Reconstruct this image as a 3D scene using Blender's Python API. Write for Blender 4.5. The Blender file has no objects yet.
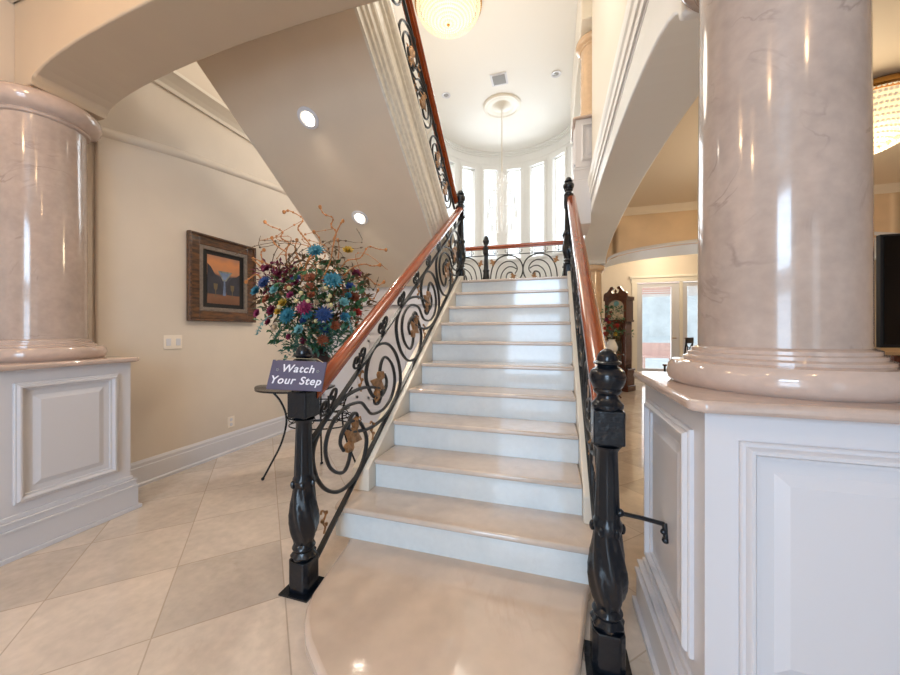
import bpy, math, random
from mathutils import Vector, Matrix
random.seed(7)
sc = bpy.context.scene
col = sc.collection
PI = math.pi

# ------------------------------------------------------------------ camera
cam = bpy.data.cameras.new('camera'); co = bpy.data.objects.new('camera', cam); col.objects.link(co)
co.location = (0, 0, 1.23); co.rotation_euler = (PI/2, 0, 0.292)
cam.sensor_width = 36; cam.lens = 346.27/900*36; cam.shift_y = -6.4/900; cam.clip_start = 0.03
sc.camera = co
# ------------------------------------------------------------------ world, lights, exposure
w = bpy.data.worlds.new('world'); sc.world = w; w.use_nodes = True
bg = w.node_tree.nodes['Background']; bg.inputs[0].default_value = (0.86, 0.94, 1.0, 1); bg.inputs[1].default_value = 1.6
sc.view_settings.view_transform = 'Standard'; sc.view_settings.look = 'None'
sc.view_settings.exposure = 0.0; sc.view_settings.gamma = 1
def area(name, loc, rot, sx, sy, power, color):
    l = bpy.data.lights.new(name, 'AREA'); l.shape = 'RECTANGLE'; l.size = sx; l.size_y = sy
    l.energy = power; l.color = color
    o = bpy.data.objects.new(name, l); o.location = loc; o.rotation_euler = rot; col.objects.link(o); return o
def point(name, loc, power, color, r=0.1):
    l = bpy.data.lights.new(name, 'POINT'); l.energy = power; l.color = color; l.shadow_soft_size = r
    o = bpy.data.objects.new(name, l); o.location = loc; col.objects.link(o); return o
COOL = (0.55, 0.76, 1.0); WARM = (1.0, 0.66, 0.36)
area('bay_daylight', (-1.13, 12.2, 4.9), (-PI/2, 0, 0), 6.0, 4.0, 1150, (0.88, 0.95, 1.0))
area('transom_daylight', (-0.5, -2.93, 2.45), (PI/2, 0, 0), 1.3, 0.9, 62, COOL)
area('entry_daylight', (-0.5, -2.93, 0.95), (PI/2, 0, 0), 1.3, 1.5, 52, COOL)
area('patio_daylight', (3.2, 11.2, 1.5), (-PI/2, 0, 0), 4.0, 2.6, 70, (0.95, 0.97, 1.0))
for p in ((-2.3, -0.7), (-0.6, -0.6), (1.1, -0.6), (-2.3, 0.4)):
    point('hall_lamp', (p[0], p[1], 3.1), 15 if p[0] < -2 else 10, WARM, 0.07)
point('stairwell_lamp', (-1.62, 5.0, 4.6), 70, (1, .92, .80), 0.5)
point('added_stairwell_fill', (-0.6, 2.9, 4.6), 60, (1, .93, .82), 0.3)  # added fill light without a fixture, lifts the shadows around the stair
point('living_lamp', (2.99, 4.66, 2.8), 75, (1, .78, .5), 0.25)
point('breakfast_lamp', (2.6, 9.3, 3.1), 36, (1, .85, .62), 0.2)
for p in ((-1.905, 2.353, 2.92), (-1.925, 3.165, 2.37)):
    l = bpy.data.lights.new('under_stair_spot', 'SPOT'); l.energy = 50; l.color = (1, .88, .74); l.spot_size = 2.5; l.spot_blend = .8; l.shadow_soft_size = .05
    o = bpy.data.objects.new('under_stair_spot', l); o.location = p; col.objects.link(o)

# ------------------------------------------------------------------ materials
def newmat(name):
    m = bpy.data.materials.new(name); m.use_nodes = True
    return m, m.node_tree, m.node_tree.nodes['Principled BSDF']
def mat(name, c, rough=.5, metal=0, bump=0, bscale=30, var=0, vscale=4, coat=0, emit=None, estr=0, spec=.5):
    m, t, b = newmat(name)
    b.inputs['Base Color'].default_value = (*c, 1); b.inputs['Roughness'].default_value = rough
    b.inputs['Metallic'].default_value = metal; b.inputs['Coat Weight'].default_value = coat
    b.inputs['Specular IOR Level'].default_value = spec
    if emit: b.inputs['Emission Color'].default_value = (*emit, 1); b.inputs['Emission Strength'].default_value = estr
    tc = t.nodes.new('ShaderNodeTexCoord')
    if var:
        n = t.nodes.new('ShaderNodeTexNoise'); n.inputs['Scale'].default_value = vscale; n.inputs['Detail'].default_value = 5
        r = t.nodes.new('ShaderNodeValToRGB')
        r.color_ramp.elements[0].position = .3; r.color_ramp.elements[1].position = .7
        r.color_ramp.elements[0].color = (*[x*(1-var) for x in c], 1); r.color_ramp.elements[1].color = (*[min(1, x*(1+var)) for x in c], 1)
        t.links.new(tc.outputs['Object'], n.inputs['Vector']); t.links.new(n.outputs[0], r.inputs[0]); t.links.new(r.outputs[0], b.inputs['Base Color'])
    if bump:
        n = t.nodes.new('ShaderNodeTexNoise'); n.inputs['Scale'].default_value = bscale
        bp = t.nodes.new('ShaderNodeBump'); bp.inputs['Strength'].default_value = bump; bp.inputs['Distance'].default_value = .01
        t.links.new(tc.outputs['Object'], n.inputs['Vector']); t.links.new(n.outputs[0], bp.inputs['Height']); t.links.new(bp.outputs[0], b.inputs['Normal'])
    return m
def marble(name, base, vein, rough=.15, scale=1.2, vs=.35, clouds=.12, coat=.3):
    m, t, b = newmat(name); N = t.nodes; L = t.links
    b.inputs['Roughness'].default_value = rough; b.inputs['Coat Weight'].default_value = coat; b.inputs['Coat Roughness'].default_value = .04
    tc = N.new('ShaderNodeTexCoord')
    n1 = N.new('ShaderNodeTexNoise'); n1.inputs['Scale'].default_value = scale*1.6; n1.inputs['Detail'].default_value = 8; n1.inputs['Distortion'].default_value = 1.0
    n2 = N.new('ShaderNodeTexNoise'); n2.inputs['Scale'].default_value = scale; n2.inputs['Detail'].default_value = 6; n2.inputs['Distortion'].default_value = 1.6
    L.new(tc.outputs['Object'], n1.inputs['Vector']); L.new(tc.outputs['Object'], n2.inputs['Vector'])
    r1 = N.new('ShaderNodeValToRGB'); e = r1.color_ramp.elements
    e[0].position = .3; e[0].color = (*[x*(1-clouds) for x in base], 1); e[1].position = .7; e[1].color = (*[min(1, x*(1+clouds*.6)) for x in base], 1)
    L.new(n1.outputs[0], r1.inputs[0])
    r2 = N.new('ShaderNodeValToRGB'); e = r2.color_ramp.elements     # thin veins where noise crosses .5
    e[0].position = .488; e[0].color = (0, 0, 0, 1); e[1].position = .512; e[1].color = (0, 0, 0, 1)
    x = e.new(.5); x.color = (vs, vs, vs, 1)
    L.new(n2.outputs[0], r2.inputs[0])
    mx = N.new('ShaderNodeMixRGB'); mx.inputs[2].default_value = (*vein, 1)
    n3 = N.new('ShaderNodeTexNoise'); n3.inputs['Scale'].default_value = scale*2.3; n3.inputs['Detail'].default_value = 3; L.new(tc.outputs['Object'], n3.inputs['Vector'])
    r3 = N.new('ShaderNodeValToRGB'); r3.color_ramp.elements[0].position = .50; r3.color_ramp.elements[1].position = .66; L.new(n3.outputs[0], r3.inputs[0])
    ml = N.new('ShaderNodeMath'); ml.operation = 'MULTIPLY'; L.new(r2.outputs[0], ml.inputs[0]); L.new(r3.outputs[0], ml.inputs[1])
    n4 = N.new('ShaderNodeTexNoise'); n4.inputs['Scale'].default_value = scale*14; n4.inputs['Detail'].default_value = 6; L.new(tc.outputs['Object'], n4.inputs['Vector'])
    r4 = N.new('ShaderNodeMapRange'); r4.inputs['From Min'].default_value = .3; r4.inputs['From Max'].default_value = .7; r4.inputs['To Min'].default_value = 1-clouds*.7; r4.inputs['To Max'].default_value = 1+clouds*.4; L.new(n4.outputs[0], r4.inputs['Value'])
    hg = N.new('ShaderNodeHueSaturation'); L.new(r4.outputs[0], hg.inputs['Value']); L.new(r1.outputs[0], hg.inputs['Color'])
    L.new(ml.outputs[0], mx.inputs[0]); L.new(hg.outputs[0], mx.inputs[1]); L.new(mx.outputs[0], b.inputs['Base Color'])
    return m, t, b, mx, tc
M = {}
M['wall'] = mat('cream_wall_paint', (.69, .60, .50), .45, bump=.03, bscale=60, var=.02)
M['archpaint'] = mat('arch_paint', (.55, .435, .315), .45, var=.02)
M['soffit'] = mat('smooth_soffit_paint', (.68, .575, .455), .45, var=.02)
M['ceil'] = mat('ceiling_paint', (.84, .81, .76), .6); M['bay'] = mat('bay_white_paint', (.86, .86, .84), .5); M['arcade'] = mat('arcade_white_paint', (.88, .89, .88), .45)
M['white'] = mat('white_trim_paint', (.66, .65, .68), .28)
M['cream'] = mat('ivory_trim_paint', (.80, .74, .64), .35)
M['tan'] = mat('tan_wall_glaze', (.72, .53, .34), .5, var=.08, vscale=2.5)
M['tanceil'] = mat('tan_ceiling_paint', (.78, .68, .55), .55)
M['stringer'] = mat('cream_carved_moulding', (.70, .66, .58), .5, var=.10, vscale=28, bump=.25, bscale=45)
M['column'] = marble('pink_beige_column_marble', (.50, .40, .345), (.25, .19, .17), .12, 2.0, .55, .11)[0]
M['far_column'] = marble('warm_column_marble', (.70, .50, .33), (.40, .28, .2), .2, 1.5, .4, .10)[0]
M['cap'] = marble('polished_cap_marble', (.58, .45, .385), (.42, .30, .25), .10, 2.4, .2, .09)[0]
M['tread'] = marble('beige_tread_marble', (.66, .555, .475), (.5, .38, .31), .10, 1.4, .25, .07)[0]
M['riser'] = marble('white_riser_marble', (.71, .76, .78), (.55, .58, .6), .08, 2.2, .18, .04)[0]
M['plat'] = marble('platform_marble', (.66, .53, .43), (.5, .32, .22), .10, 0.9, .25, .08)[0]
M['iron'] = mat('black_wrought_iron', (.004, .007, .012), .24, .0, bump=.18, bscale=38, coat=.15, spec=.4)
M['scroll'] = mat('dark_iron_scroll', (.018, .022, .027), .38, .2, var=.25, vscale=20)
M['bronze'] = mat('bronze_gilt_leaf', (.34, .19, .09), .38, .65, var=.35, vscale=30, bump=.4, bscale=80)
def wood(name, c1, c2, rough=.25, sx=6):
    m, t, b = newmat(name); N = t.nodes; L = t.links
    tc = N.new('ShaderNodeTexCoord'); mp = N.new('ShaderNodeMapping'); mp.inputs['Scale'].default_value = (sx*4, sx*.4, sx*2)
    n = N.new('ShaderNodeTexNoise'); n.inputs['Scale'].default_value = 3; n.inputs['Detail'].default_value = 6
    r = N.new('ShaderNodeValToRGB'); r.color_ramp.elements[0].position = .35; r.color_ramp.elements[1].position = .68
    r.color_ramp.elements[0].color = (*c1, 1); r.color_ramp.elements[1].color = (*c2, 1)
    L.new(tc.outputs['Object'], mp.inputs['Vector']); L.new(mp.outputs[0], n.inputs['Vector']); L.new(n.outputs[0], r.inputs[0]); L.new(r.outputs[0], b.inputs['Base Color'])
    b.inputs['Roughness'].default_value = rough; b.inputs['Coat Weight'].default_value = .6; b.inputs['Coat Roughness'].default_value = .12
    return m
M['rail'] = wood('polished_reddish_handrail_wood', (.25, .045, .010), (.34, .068, .014), .2, 3)
M['darkwood'] = wood('dark_mahogany', (.05, .014, .008), (.12, .032, .018))
M['frame'] = wood('burl_picture_frame', (.028, .010, .004), (.15, .058, .016), .35, 8)
M['framegrey'] = mat('pewter_frame_liner', (.20, .16, .13), .4, .3, bump=.3, bscale=90, var=.2, vscale=40)
M['black'] = mat('matte_black', (.006, .006, .007), .4)
M['screen'] = mat('black_glass_screen', (.004, .004, .005), .12)
M['plate'] = mat('ivory_plastic', (.86, .76, .64), .35)
M['grey'] = mat('grey_louvre', (.32, .32, .32), .5)
M['gold'] = mat('brass_rim', (.55, .30, .09), .25, .9)
M['lamp'] = mat('lamp_glow', (1, .9, .75), .5, emit=(1, .88, .66), estr=6)
M['dome'] = mat('chandelier_glow', (1, .85, .55), .5, emit=(1, .80, .50), estr=.8)
M['crystal'] = mat('cut_crystal', (.9, .82, .66), .06, spec=1, emit=(1, .86, .62), estr=.22)
M['clearcrystal'] = mat('clear_crystal', (.92, .92, .90), .05, spec=1)
M['sign'] = mat('purple_painted_board', (.08, .066, .12), .45, var=.06, vscale=12)
M['letter'] = mat('white_letter_paint', (.82, .80, .86), .5)
M['string'] = mat('jute_string', (.52, .42, .26), .8)
M['vase'] = mat('dark_glazed_vase', (.05, .03, .03), .15)
M['whitevase'] = mat('white_vase', (.8, .76, .7), .2)
def glassmat(name, tint=(1, 1, 1), gl=.08):
    m = bpy.data.materials.new(name); m.use_nodes = True; t = m.node_tree; t.nodes.clear()
    o = t.nodes.new('ShaderNodeOutputMaterial'); mx = t.nodes.new('ShaderNodeMixShader'); a = t.nodes.new('ShaderNodeBsdfTransparent'); g = t.nodes.new('ShaderNodeBsdfGlossy')
    a.inputs[0].default_value = (*tint, 1); g.inputs['Roughness'].default_value = .02; mx.inputs[0].default_value = gl
    t.links.new(a.outputs[0], mx.inputs[1]); t.links.new(g.outputs[0], mx.inputs[2]); t.links.new(mx.outputs[0], o.inputs[0]); return m
M['glass'] = glassmat('window_glass'); M['clockglass'] = glassmat('clock_glass', (.8, .85, .85), .12)
# floor: diagonal marble tiles
def floor_mat():
    m, t, b, mx, tc = marble('polished_diagonal_floor_tile', (.67, .575, .49), (.50, .38, .29), .10, 1.6, .3, .12)
    N = t.nodes; L = t.links
    sp = N.new('ShaderNodeSeparateXYZ'); L.new(tc.outputs['Object'], sp.inputs[0])
    def math_(op, a, bb=None):
        n = N.new('ShaderNodeMath'); n.operation = op
        for i, v in enumerate((a, bb)):
            if v is None: continue
            if isinstance(v, (int, float)): n.inputs[i].default_value = v
            else: L.new(v, n.inputs[i])
        return n.outputs[0]
    k = 1/math.sqrt(2); S = .484
    u = math_('DIVIDE', math_('ADD', math_('MULTIPLY', math_('ADD', sp.outputs[0], sp.outputs[1]), k), -.087+S*40), S)
    v = math_('DIVIDE', math_('ADD', math_('MULTIPLY', math_('SUBTRACT', sp.outputs[1], sp.outputs[0]), k), -1.785+S*40), S)
    fu, fv = math_('FRACT', u), math_('FRACT', v)
    g = .006
    def edge(f): return math_('MAXIMUM', math_('LESS_THAN', f, g), math_('GREATER_THAN', f, 1-g))
    seam = math_('MAXIMUM', edge(fu), edge(fv))
    cb = N.new('ShaderNodeCombineXYZ'); L.new(math_('FLOOR', u), cb.inputs[0]); L.new(math_('FLOOR', v), cb.inputs[1])
    wn = N.new('ShaderNodeTexWhiteNoise'); wn.noise_dimensions = '3D'; L.new(cb.outputs[0], wn.inputs['Vector'])
    # shift the marble pattern per tile
    va = N.new('ShaderNodeVectorMath'); va.operation = 'MULTIPLY_ADD'; L.new(wn.outputs['Color'], va.inputs[0]); va.inputs[1].default_value = (9, 9, 9); L.new(tc.outputs['Object'], va.inputs[2])
    for n in N:
        if n.type == 'TEX_NOISE': L.new(va.outputs[0], n.inputs['Vector'])
    hs = N.new('ShaderNodeHueSaturation'); L.new(mx.outputs[0], hs.inputs['Color'])
    L.new(math_('ADD', math_('MULTIPLY', wn.outputs['Value'], .26), .86), hs.inputs['Value'])
    m2 = N.new('ShaderNodeMixRGB'); m2.inputs[2].default_value = (.34, .25, .17, 1)
    L.new(math_('MULTIPLY', seam, .5), m2.inputs[0]); L.new(hs.outputs[0], m2.inputs[1]); L.new(m2.outputs[0], b.inputs['Base Color'])
    return m
M['floor'] = floor_mat()

# ------------------------------------------------------------------ mesh builder
class MB:
    def __init__(s): s.v = []; s.f = []; s.m = []; s.cur = 0
    def add(s, vs, fs):
        o = len(s.v); s.v += [tuple(p) for p in vs]
        for f in fs: s.f.append(tuple(i+o for i in f)); s.m.append(s.cur)
        return s
    def box(s, x0, x1, y0, y1, z0, z1):
        vs = [(x, y, z) for z in (z0, z1) for y in (y0, y1) for x in (x0, x1)]
        return s.add(vs, [(0,2,3,1), (4,5,7,6), (0,1,5,4), (2,6,7,3), (0,4,6,2), (1,3,7,5)])
    def prism(s, pts, axis, a0, a1):                        # closed 2-D outline extruded along an axis
        n = len(pts)
        def mk(p, a): return {'x': (a, p[0], p[1]), 'y': (p[0], a, p[1]), 'z': (p[0], p[1], a)}[axis]
        vs = [mk(p, a0) for p in pts]+[mk(p, a1) for p in pts]
        return s.add(vs, [tuple(range(n))[::-1], tuple(range(n, 2*n))]+[(i, (i+1) % n, n+(i+1) % n, n+i) for i in range(n)])
    def lathe(s, prof, c=(0, 0, 0), n=24, ang=0, sq=False):
        vs = []; fs = []
        for r, z in prof:
            for i in range(n):
                a = ang+2*PI*i/n; vs.append((c[0]+r*math.cos(a), c[1]+r*math.sin(a), c[2]+z))
        for j in range(len(prof)-1):
            for i in range(n): k = (i+1) % n; fs.append((j*n+i, j*n+k, (j+1)*n+k, (j+1)*n+i))
        fs.append(tuple(range(n))[::-1]); fs.append(tuple((len(prof)-1)*n+i for i in range(n)))
        return s.add(vs, fs)
    def tube(s, pts, r, n=8, flat=1, cap=True):
        P = [Vector(p) for p in pts]; k = len(P); vs = []; fs = []
        up = None
        for i in range(k):
            t = (P[min(i+1, k-1)]-P[max(i-1, 0)])
            t = t.normalized() if t.length > 1e-9 else Vector((0, 0, 1))
            if up is None:
                up = Vector((1, 0, 0)) if abs(t.x) < .8 else Vector((0, 0, 1))
            u = (up-t*up.dot(t)).normalized(); wv = t.cross(u); up = u
            rr = r[i] if isinstance(r, (list, tuple)) else r
            for j in range(n):
                a = 2*PI*(j+.5)/n; vs.append(P[i]+u*(rr*flat*math.cos(a))+wv*(rr*math.sin(a)))
        for i in range(k-1):
            for j in range(n): q = (j+1) % n; fs.append((i*n+j, i*n+q, (i+1)*n+q, (i+1)*n+j))
        if cap: fs.append(tuple(range(n))[::-1]); fs.append(tuple((k-1)*n+j for j in range(n)))
        return s.add(vs, fs)
    def ball(s, c, r, n=8, m=6, sc=(1, 1, 1)):
        prof = []
        vs = [(c[0], c[1], c[2]-r*sc[2])]; fs = []
        for j in range(1, m):
            a = -PI/2+PI*j/m
            for i in range(n): b = 2*PI*i/n; vs.append((c[0]+r*sc[0]*math.cos(a)*math.cos(b), c[1]+r*sc[1]*math.cos(a)*math.sin(b), c[2]+r*sc[2]*math.sin(a)))
        vs.append((c[0], c[1], c[2]+r*sc[2])); L = len(vs)-1
        for i in range(n): fs.append((0, 1+(i+1) % n, 1+i)); fs.append((L, L-n+i, L-n+(i+1) % n))
        for j in range(m-2):
            for i in range(n): k = (i+1) % n; fs.append((1+j*n+i, 1+j*n+k, 1+(j+1)*n+k, 1+(j+1)*n+i))
        return s.add(vs, fs)
    def sweep(s, prof, path, closed=False):                  # prof: (side, up) outline swept along path (level side vectors)
        P = [Vector(p) for p in path]; k = len(P); n = len(prof); vs = []; fs = []
        for i in range(k):
            a = P[i-1] if (i > 0 or closed) else P[i]; b = P[(i+1) % k] if (i < k-1 or closed) else P[i]
            t1 = (P[i]-a); t2 = (b-P[i])
            t1 = t1.normalized() if t1.length > 1e-9 else t2.normalized(); t2 = t2.normalized() if t2.length > 1e-9 else t1
            t = (t1+t2).normalized(); side = Vector((t.y, -t.x, 0)).normalized(); c = max(.3, math.sqrt((1+max(-1, min(1, t1.dot(t2))))/2))
            for (q, h) in prof: vs.append(P[i]+side*(q/c)+Vector((0, 0, h)))
        for i in range(k if closed else k-1):
            for j in range(n): q = (j+1) % n; i2 = (i+1) % k; fs.append((i*n+j, i2*n+j, i2*n+q, i*n+q))
        if not closed: fs.append(tuple(range(n))); fs.append(tuple((k-1)*n+j for j in range(n))[::-1])
        return s.add(vs, fs)
    def build(s, name, m, parent=None, smooth=True, bevel=0, kind=None, label=None):
        me = bpy.data.meshes.new(name); off = parent.get('_o') if parent else None
        ox = Vector(WLOC[parent.name]) if parent else Vector((0, 0, 0))
        me.from_pydata([tuple(Vector(v)-ox) for v in s.v], [], s.f)
        ms = m if isinstance(m, list) else [m]
        for x in ms: me.materials.append(M[x] if isinstance(x, str) else x)
        for p, i in zip(me.polygons, s.m): p.material_index = i
        import bmesh
        b = bmesh.new(); b.from_mesh(me); bmesh.ops.recalc_face_normals(b, faces=b.faces)
        b.to_mesh(me); b.free()
        if smooth:
            for p in me.polygons: p.use_smooth = True
            me.set_sharp_from_angle(angle=math.radians(38))
        o = bpy.data.objects.new(name, me); col.objects.link(o)
        if parent: o.parent = parent
        WLOC[o.name] = tuple(ox) if parent else (0, 0, 0)
        if bevel:
            md = o.modifiers.new('bevel', 'BEVEL'); md.width = bevel; md.segments = 3; md.limit_method = 'ANGLE'; md.angle_limit = math.radians(40)
        if kind: o['kind'] = kind
        if label: o['label'] = label
        return o
WLOC = {}
def thing(name, loc, label, cat, group=None):
    o = bpy.data.objects.new(name, None); o.empty_display_size = .1; col.objects.link(o); o.location = loc
    WLOC[o.name] = tuple(loc); o['label'] = label; o['category'] = cat
    if group: o['group'] = group
    return o
def struct(name, mb, m, **k): return mb.build(name, m, kind='structure', **k)
def arcpts(x0, x1, zs, rise, n=28, pw=2.0):
    c = (x0+x1)/2; h = (x1-x0)/2
    return [(c-h*math.cos(PI*i/n), zs+rise*math.sin(PI*i/n)**(1/1.0)) for i in range(n+1)]

# ================================================================== SETTING
XL = -3.19
struct('floor', MB().box(-3.6, 8.5, -3.4, 12.4, -.1, 0), 'floor')
# left wall with a slightly thicker lower field that ends in a shallow curve
struct('wall_left', MB().box(XL-.2, XL, -3.2, 9.2, 0, 6.5), 'wall', smooth=False)
cur = [(1.66, 2.68), (1.9, 2.728), (2.2, 2.785), (2.5, 2.83), (2.9, 2.88), (3.3, 2.925), (3.8, 2.965), (4.5, 3.0), (8.4, 3.02)]
lw = MB(); lw.prism([(1.66, 0)]+cur+[(8.4, 0)], 'x', XL, XL+.03)
struct('wall_left.001', lw, 'wall', smooth=False, bevel=.012)
lg = MB(); lg.tube([(XL+.005, y, z) for y, z in cur], .045, 12)
struct('trim_8', lg, 'wall')
# hall: wall behind the camera with its glazed entry openings, ceiling, far right wall
rb = MB(); rb.box(-3.4, -1.6, -3.2, -3.0, 0, 3.3); rb.box(.6, 2.15, -3.2, -3.0, 0, 3.3); rb.box(3.05, 8, -3.2, -3.0, 0, 3.3); rb.box(-1.6, .6, -3.2, -3.0, 2.7, 3.3); rb.box(2.15, 3.05, -3.2, -3.0, 2.6, 3.3)
struct('wall_front', rb, 'wall', smooth=False)
struct('ceiling', MB().box(-3.4, 8, -3.2, 1.26, 3.24, 3.3), 'wall')
struct('wall_right', MB().box(7.0, 7.2, -3.2, 10.4, 0, 3.7), 'tan')
# cross wall with the wide arch on the two columns
YA, YB = 1.27, 1.64
def arch_wall(name, x0, x1, y0, y1, ztop, openings, m, axis='y', bevel=0):
    # openings: (a0, a1, spring, rise) cut from below along the wall
    pts = [(x0, 0)]
    out = [(x0, ztop)]
    low = []
    a = x0
    mb = MB()
    strips = []
    for (a0, a1, zs, rs) in openings:
        low += [(a, 'solid', a0)]; a = a1
    mbx = MB()
    # solid piers between openings
    def ex(p): (mbx.prism(p, axis, y0, y1))
    a = x0
    for (a0, a1, zs, rs, nofoot) in [(*o, 0) for o in openings]:
        if a0 > a+1e-4: ex([(a, zs), (a0, zs), (a0, ztop), (a, ztop)])
        ar = arcpts(a0, a1, zs, rs)
        vs = []
        for i in range(len(ar)-1):
            ex([ar[i], ar[i+1], (ar[i+1][0], ztop), (ar[i][0], ztop)])
        a = a1
    if a < x1-1e-4: ex([(a, zs), (x1, zs), (x1, ztop), (a, ztop)])
    import bmesh
    o = mbx.build(name, m, kind='structure', smooth=True)
    b = bmesh.new(); b.from_mesh(o.data); bmesh.ops.remove_doubles(b, verts=b.verts, dist=1e-4)
    # drop the inner faces shared by neighbouring strips
    seen = {}
    for f in b.faces: seen.setdefault(frozenset(v.index for v in f.verts), []).append(f)
    kill = [f for fs in seen.values() if len(fs) > 1 for f in fs]
    bmesh.ops.delete(b, geom=kill, context='FACES'); bmesh.ops.recalc_face_normals(b, faces=b.faces)
    b.to_mesh(o.data); b.free()
    for p in o.data.polygons: p.use_smooth = True
    o.data.set_sharp_from_angle(angle=math.radians(38))
    if bevel:
        md = o.modifiers.new('bevel', 'BEVEL'); md.width = bevel; md.segments = 4; md.limit_method = 'ANGLE'; md.angle_limit = math.radians(50)
    return o
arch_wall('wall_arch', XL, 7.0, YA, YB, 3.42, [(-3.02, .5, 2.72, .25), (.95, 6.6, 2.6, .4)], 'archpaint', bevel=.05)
struct('wall_arch.001', MB().box(XL, 7.0, YA, YB, 3.42, 6.5), 'wall', smooth=False)
# arcade wall beside the stair, on the near and the far column
arch_wall('wall_arcade', YB-.02, 8.6, .5, .95, 3.06, [(1.66, 7.28, 2.52, .40)], 'arcade', axis='x', bevel=.015)
# left pier beyond far column is solid to bay
cb_ = MB()
prof = [(.5, 3.10), (.488, 3.10), (.488, 3.17), (.475, 3.18), (.475, 3.26), (.462, 3.28), (.455, 3.31), (.455, 3.37), (.5, 3.38)]
cb_.prism([(a, b) for a, b in prof], 'y', YB, 8.4)
struct('trim_1', cb_, 'arcade', smooth=False)
struct('ceiling.001', MB().box(.5, .95, YB, 8.6, 3.06, 3.34), 'white')
struct('ceiling.004', MB().box(.95, 1.5, YB, 8.6, 3.66, 3.7), 'ceil')
struct('wall_gallery', MB().box(.5, .7, YB, 5.13, 3.34, 6.5), 'cream', smooth=False)
struct('trim_9', MB().box(.25, .5, 5.25, 5.91, 2.75, 3.379), 'white', smooth=False, bevel=.01)
struct('wall_gallery.001', MB().box(1.3, 1.5, YB, 8.6, 3.70, 6.5), 'ceil', smooth=False)
struct('wall_gallery.002', MB().box(.36, .80, 5.13, 8.5, 5.56, 6.5), 'cream', smooth=False, bevel=.02)
struct('ceiling.002', MB().box(XL-.2, 1.5, YB-.05, 10.6, 6.5, 6.6), 'ceil')
# crown in the stairwell
cp = [(0, 0), (0, -.28), (.03, -.28), (.04, -.22), (.08, -.16), (.14, -.09), (.17, -.06), (.17, 0)]
t1 = MB(); t1.prism([(XL+a, 6.5+b) for a, b in cp], 'y', YB, 8.6); t1.prism([(XL+a*.7, 3.44+b*.5) for a, b in cp], 'y', YB, 8.4)
struct('trim_2', t1, 'cream', smooth=False)
# bay: half-round wall with seven tall windows
BC = (-1.13, 8.41); BR = 1.89
def bp(a, r): return (BC[0]+r*math.sin(a), BC[1]+r*math.cos(a))
def curved(mb, a0, a1, r0, r1, z0, z1, n=4):
    pts = [bp(a0+(a1-a0)*i/n, r0) for i in range(n+1)]+[bp(a1-(a1-a0)*i/n, r1) for i in range(n+1)]
    return mb.prism(pts, 'z', z0, z1)
D = math.radians; wa = D(6.0); bay = MB()
WZ0, WZ1 = 3.35, 5.98
curved(bay, D(-90), D(90), BR, BR+.2, 0, WZ0, 40); curved(bay, D(-90), D(90), BR, BR+.2, WZ1, 6.5, 40)
angs = [D(21*k) for k in (-3, -2, -1, 0, 1, 2, 3)]
e = D(-90)
for a in angs+[None]:
    e2 = a-wa if a is not None else D(90)
    curved(bay, e, e2, BR, BR+.2, WZ0, WZ1, 4)
    if a is not None: e = a+wa
struct('wall_bay', bay, 'bay', smooth=False)
cv = MB()
for (r, z0, z1) in ((.015, 6.16, 6.19), (.03, 6.38, 6.42), (.06, 6.42, 6.46), (.09, 6.46, 6.5)):
    curved(cv, D(-90), D(90), BR-r, BR, z0, z1, 40)
struct('trim_3', cv, 'bay', smooth=False)
for i, a in enumerate(angs):
    t = bpy.data.objects.new('window_%d' % (i+1), None); col.objects.link(t); x, y = bp(a, BR); t.location = (x, y, WZ0); t['kind'] = 'structure'; WLOC[t.name] = (x, y, WZ0)
    def q(mb, s0, s1, d0, d1, z0, z1):     # box in the window's own frame
        ca, sa = math.cos(a), math.sin(a)
        pts = [(x+s*ca+d*sa, y-s*sa+d*ca) for s, d in ((s0, d0), (s1, d0), (s1, d1), (s0, d1))]
        return mb.prism(pts, 'z', z0, z1)
    c = MB(); hw = .205
    for s in (-1, 1): q(c, min(s*hw, s*(hw+.07)), max(s*hw, s*(hw+.07)), -.04, .01, WZ0-.05, WZ1+.07)
    q(c, -hw-.07, hw+.07, -.05, .01, WZ1, WZ1+.09); q(c, -hw-.09, hw+.09, -.07, .01, WZ0-.06, WZ0)
    c.build('casing', 'bay', t, smooth=False)
    f = MB()
    for s in (-1, 1): q(f, min(s*hw, s*(hw-.03)), max(s*hw, s*(hw-.03)), .06, .11, WZ0, WZ1)
    q(f, -hw, hw, .06, .11, WZ1-.035, WZ1); q(f, -hw, hw, .06, .11, WZ0, WZ0+.035); q(f, -hw, hw, .07, .1, 5.42, 5.44)
    for zz in (5.52, 5.70): q(f, -hw, hw, .08, .09, zz, zz+.007)
    for ss in (-.08, .08): q(f, ss-.003, ss+.003, .08, .09, 5.44, WZ1)
    f.build('window_frame', 'bay', t, smooth=False)
    g = MB(); q(g, -hw, hw, .082, .088, WZ0, WZ1); g.build('pane', 'glass', t, smooth=False)
# landing enclosure, soffit beam
lz_ = 1.85; lb = MB(); lb.box(XL+.03, -1.205, 4.15, 4.2, 0, lz_-.285); struct('wall_landing', lb, 'white', smooth=False)
lt = MB(); lt.box(XL, -1.19, 4.13, 4.15, 0, .2); lt.box(XL, -1.19, 4.135, 4.15, 1.2, 1.25)
for x0 in (-3.1, -2.4, -1.75):
    for (a, b, c_, d) in ((x0, x0+.55, .32, .35), (x0, x0+.55, 1.08, 1.11), (x0, x0+.03, .32, 1.11), (x0+.52, x0+.55, .32, 1.11)): lt.box(a, b, 4.135, 4.15, c_, d)
struct('trim_4', lt, 'white', smooth=False)
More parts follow.
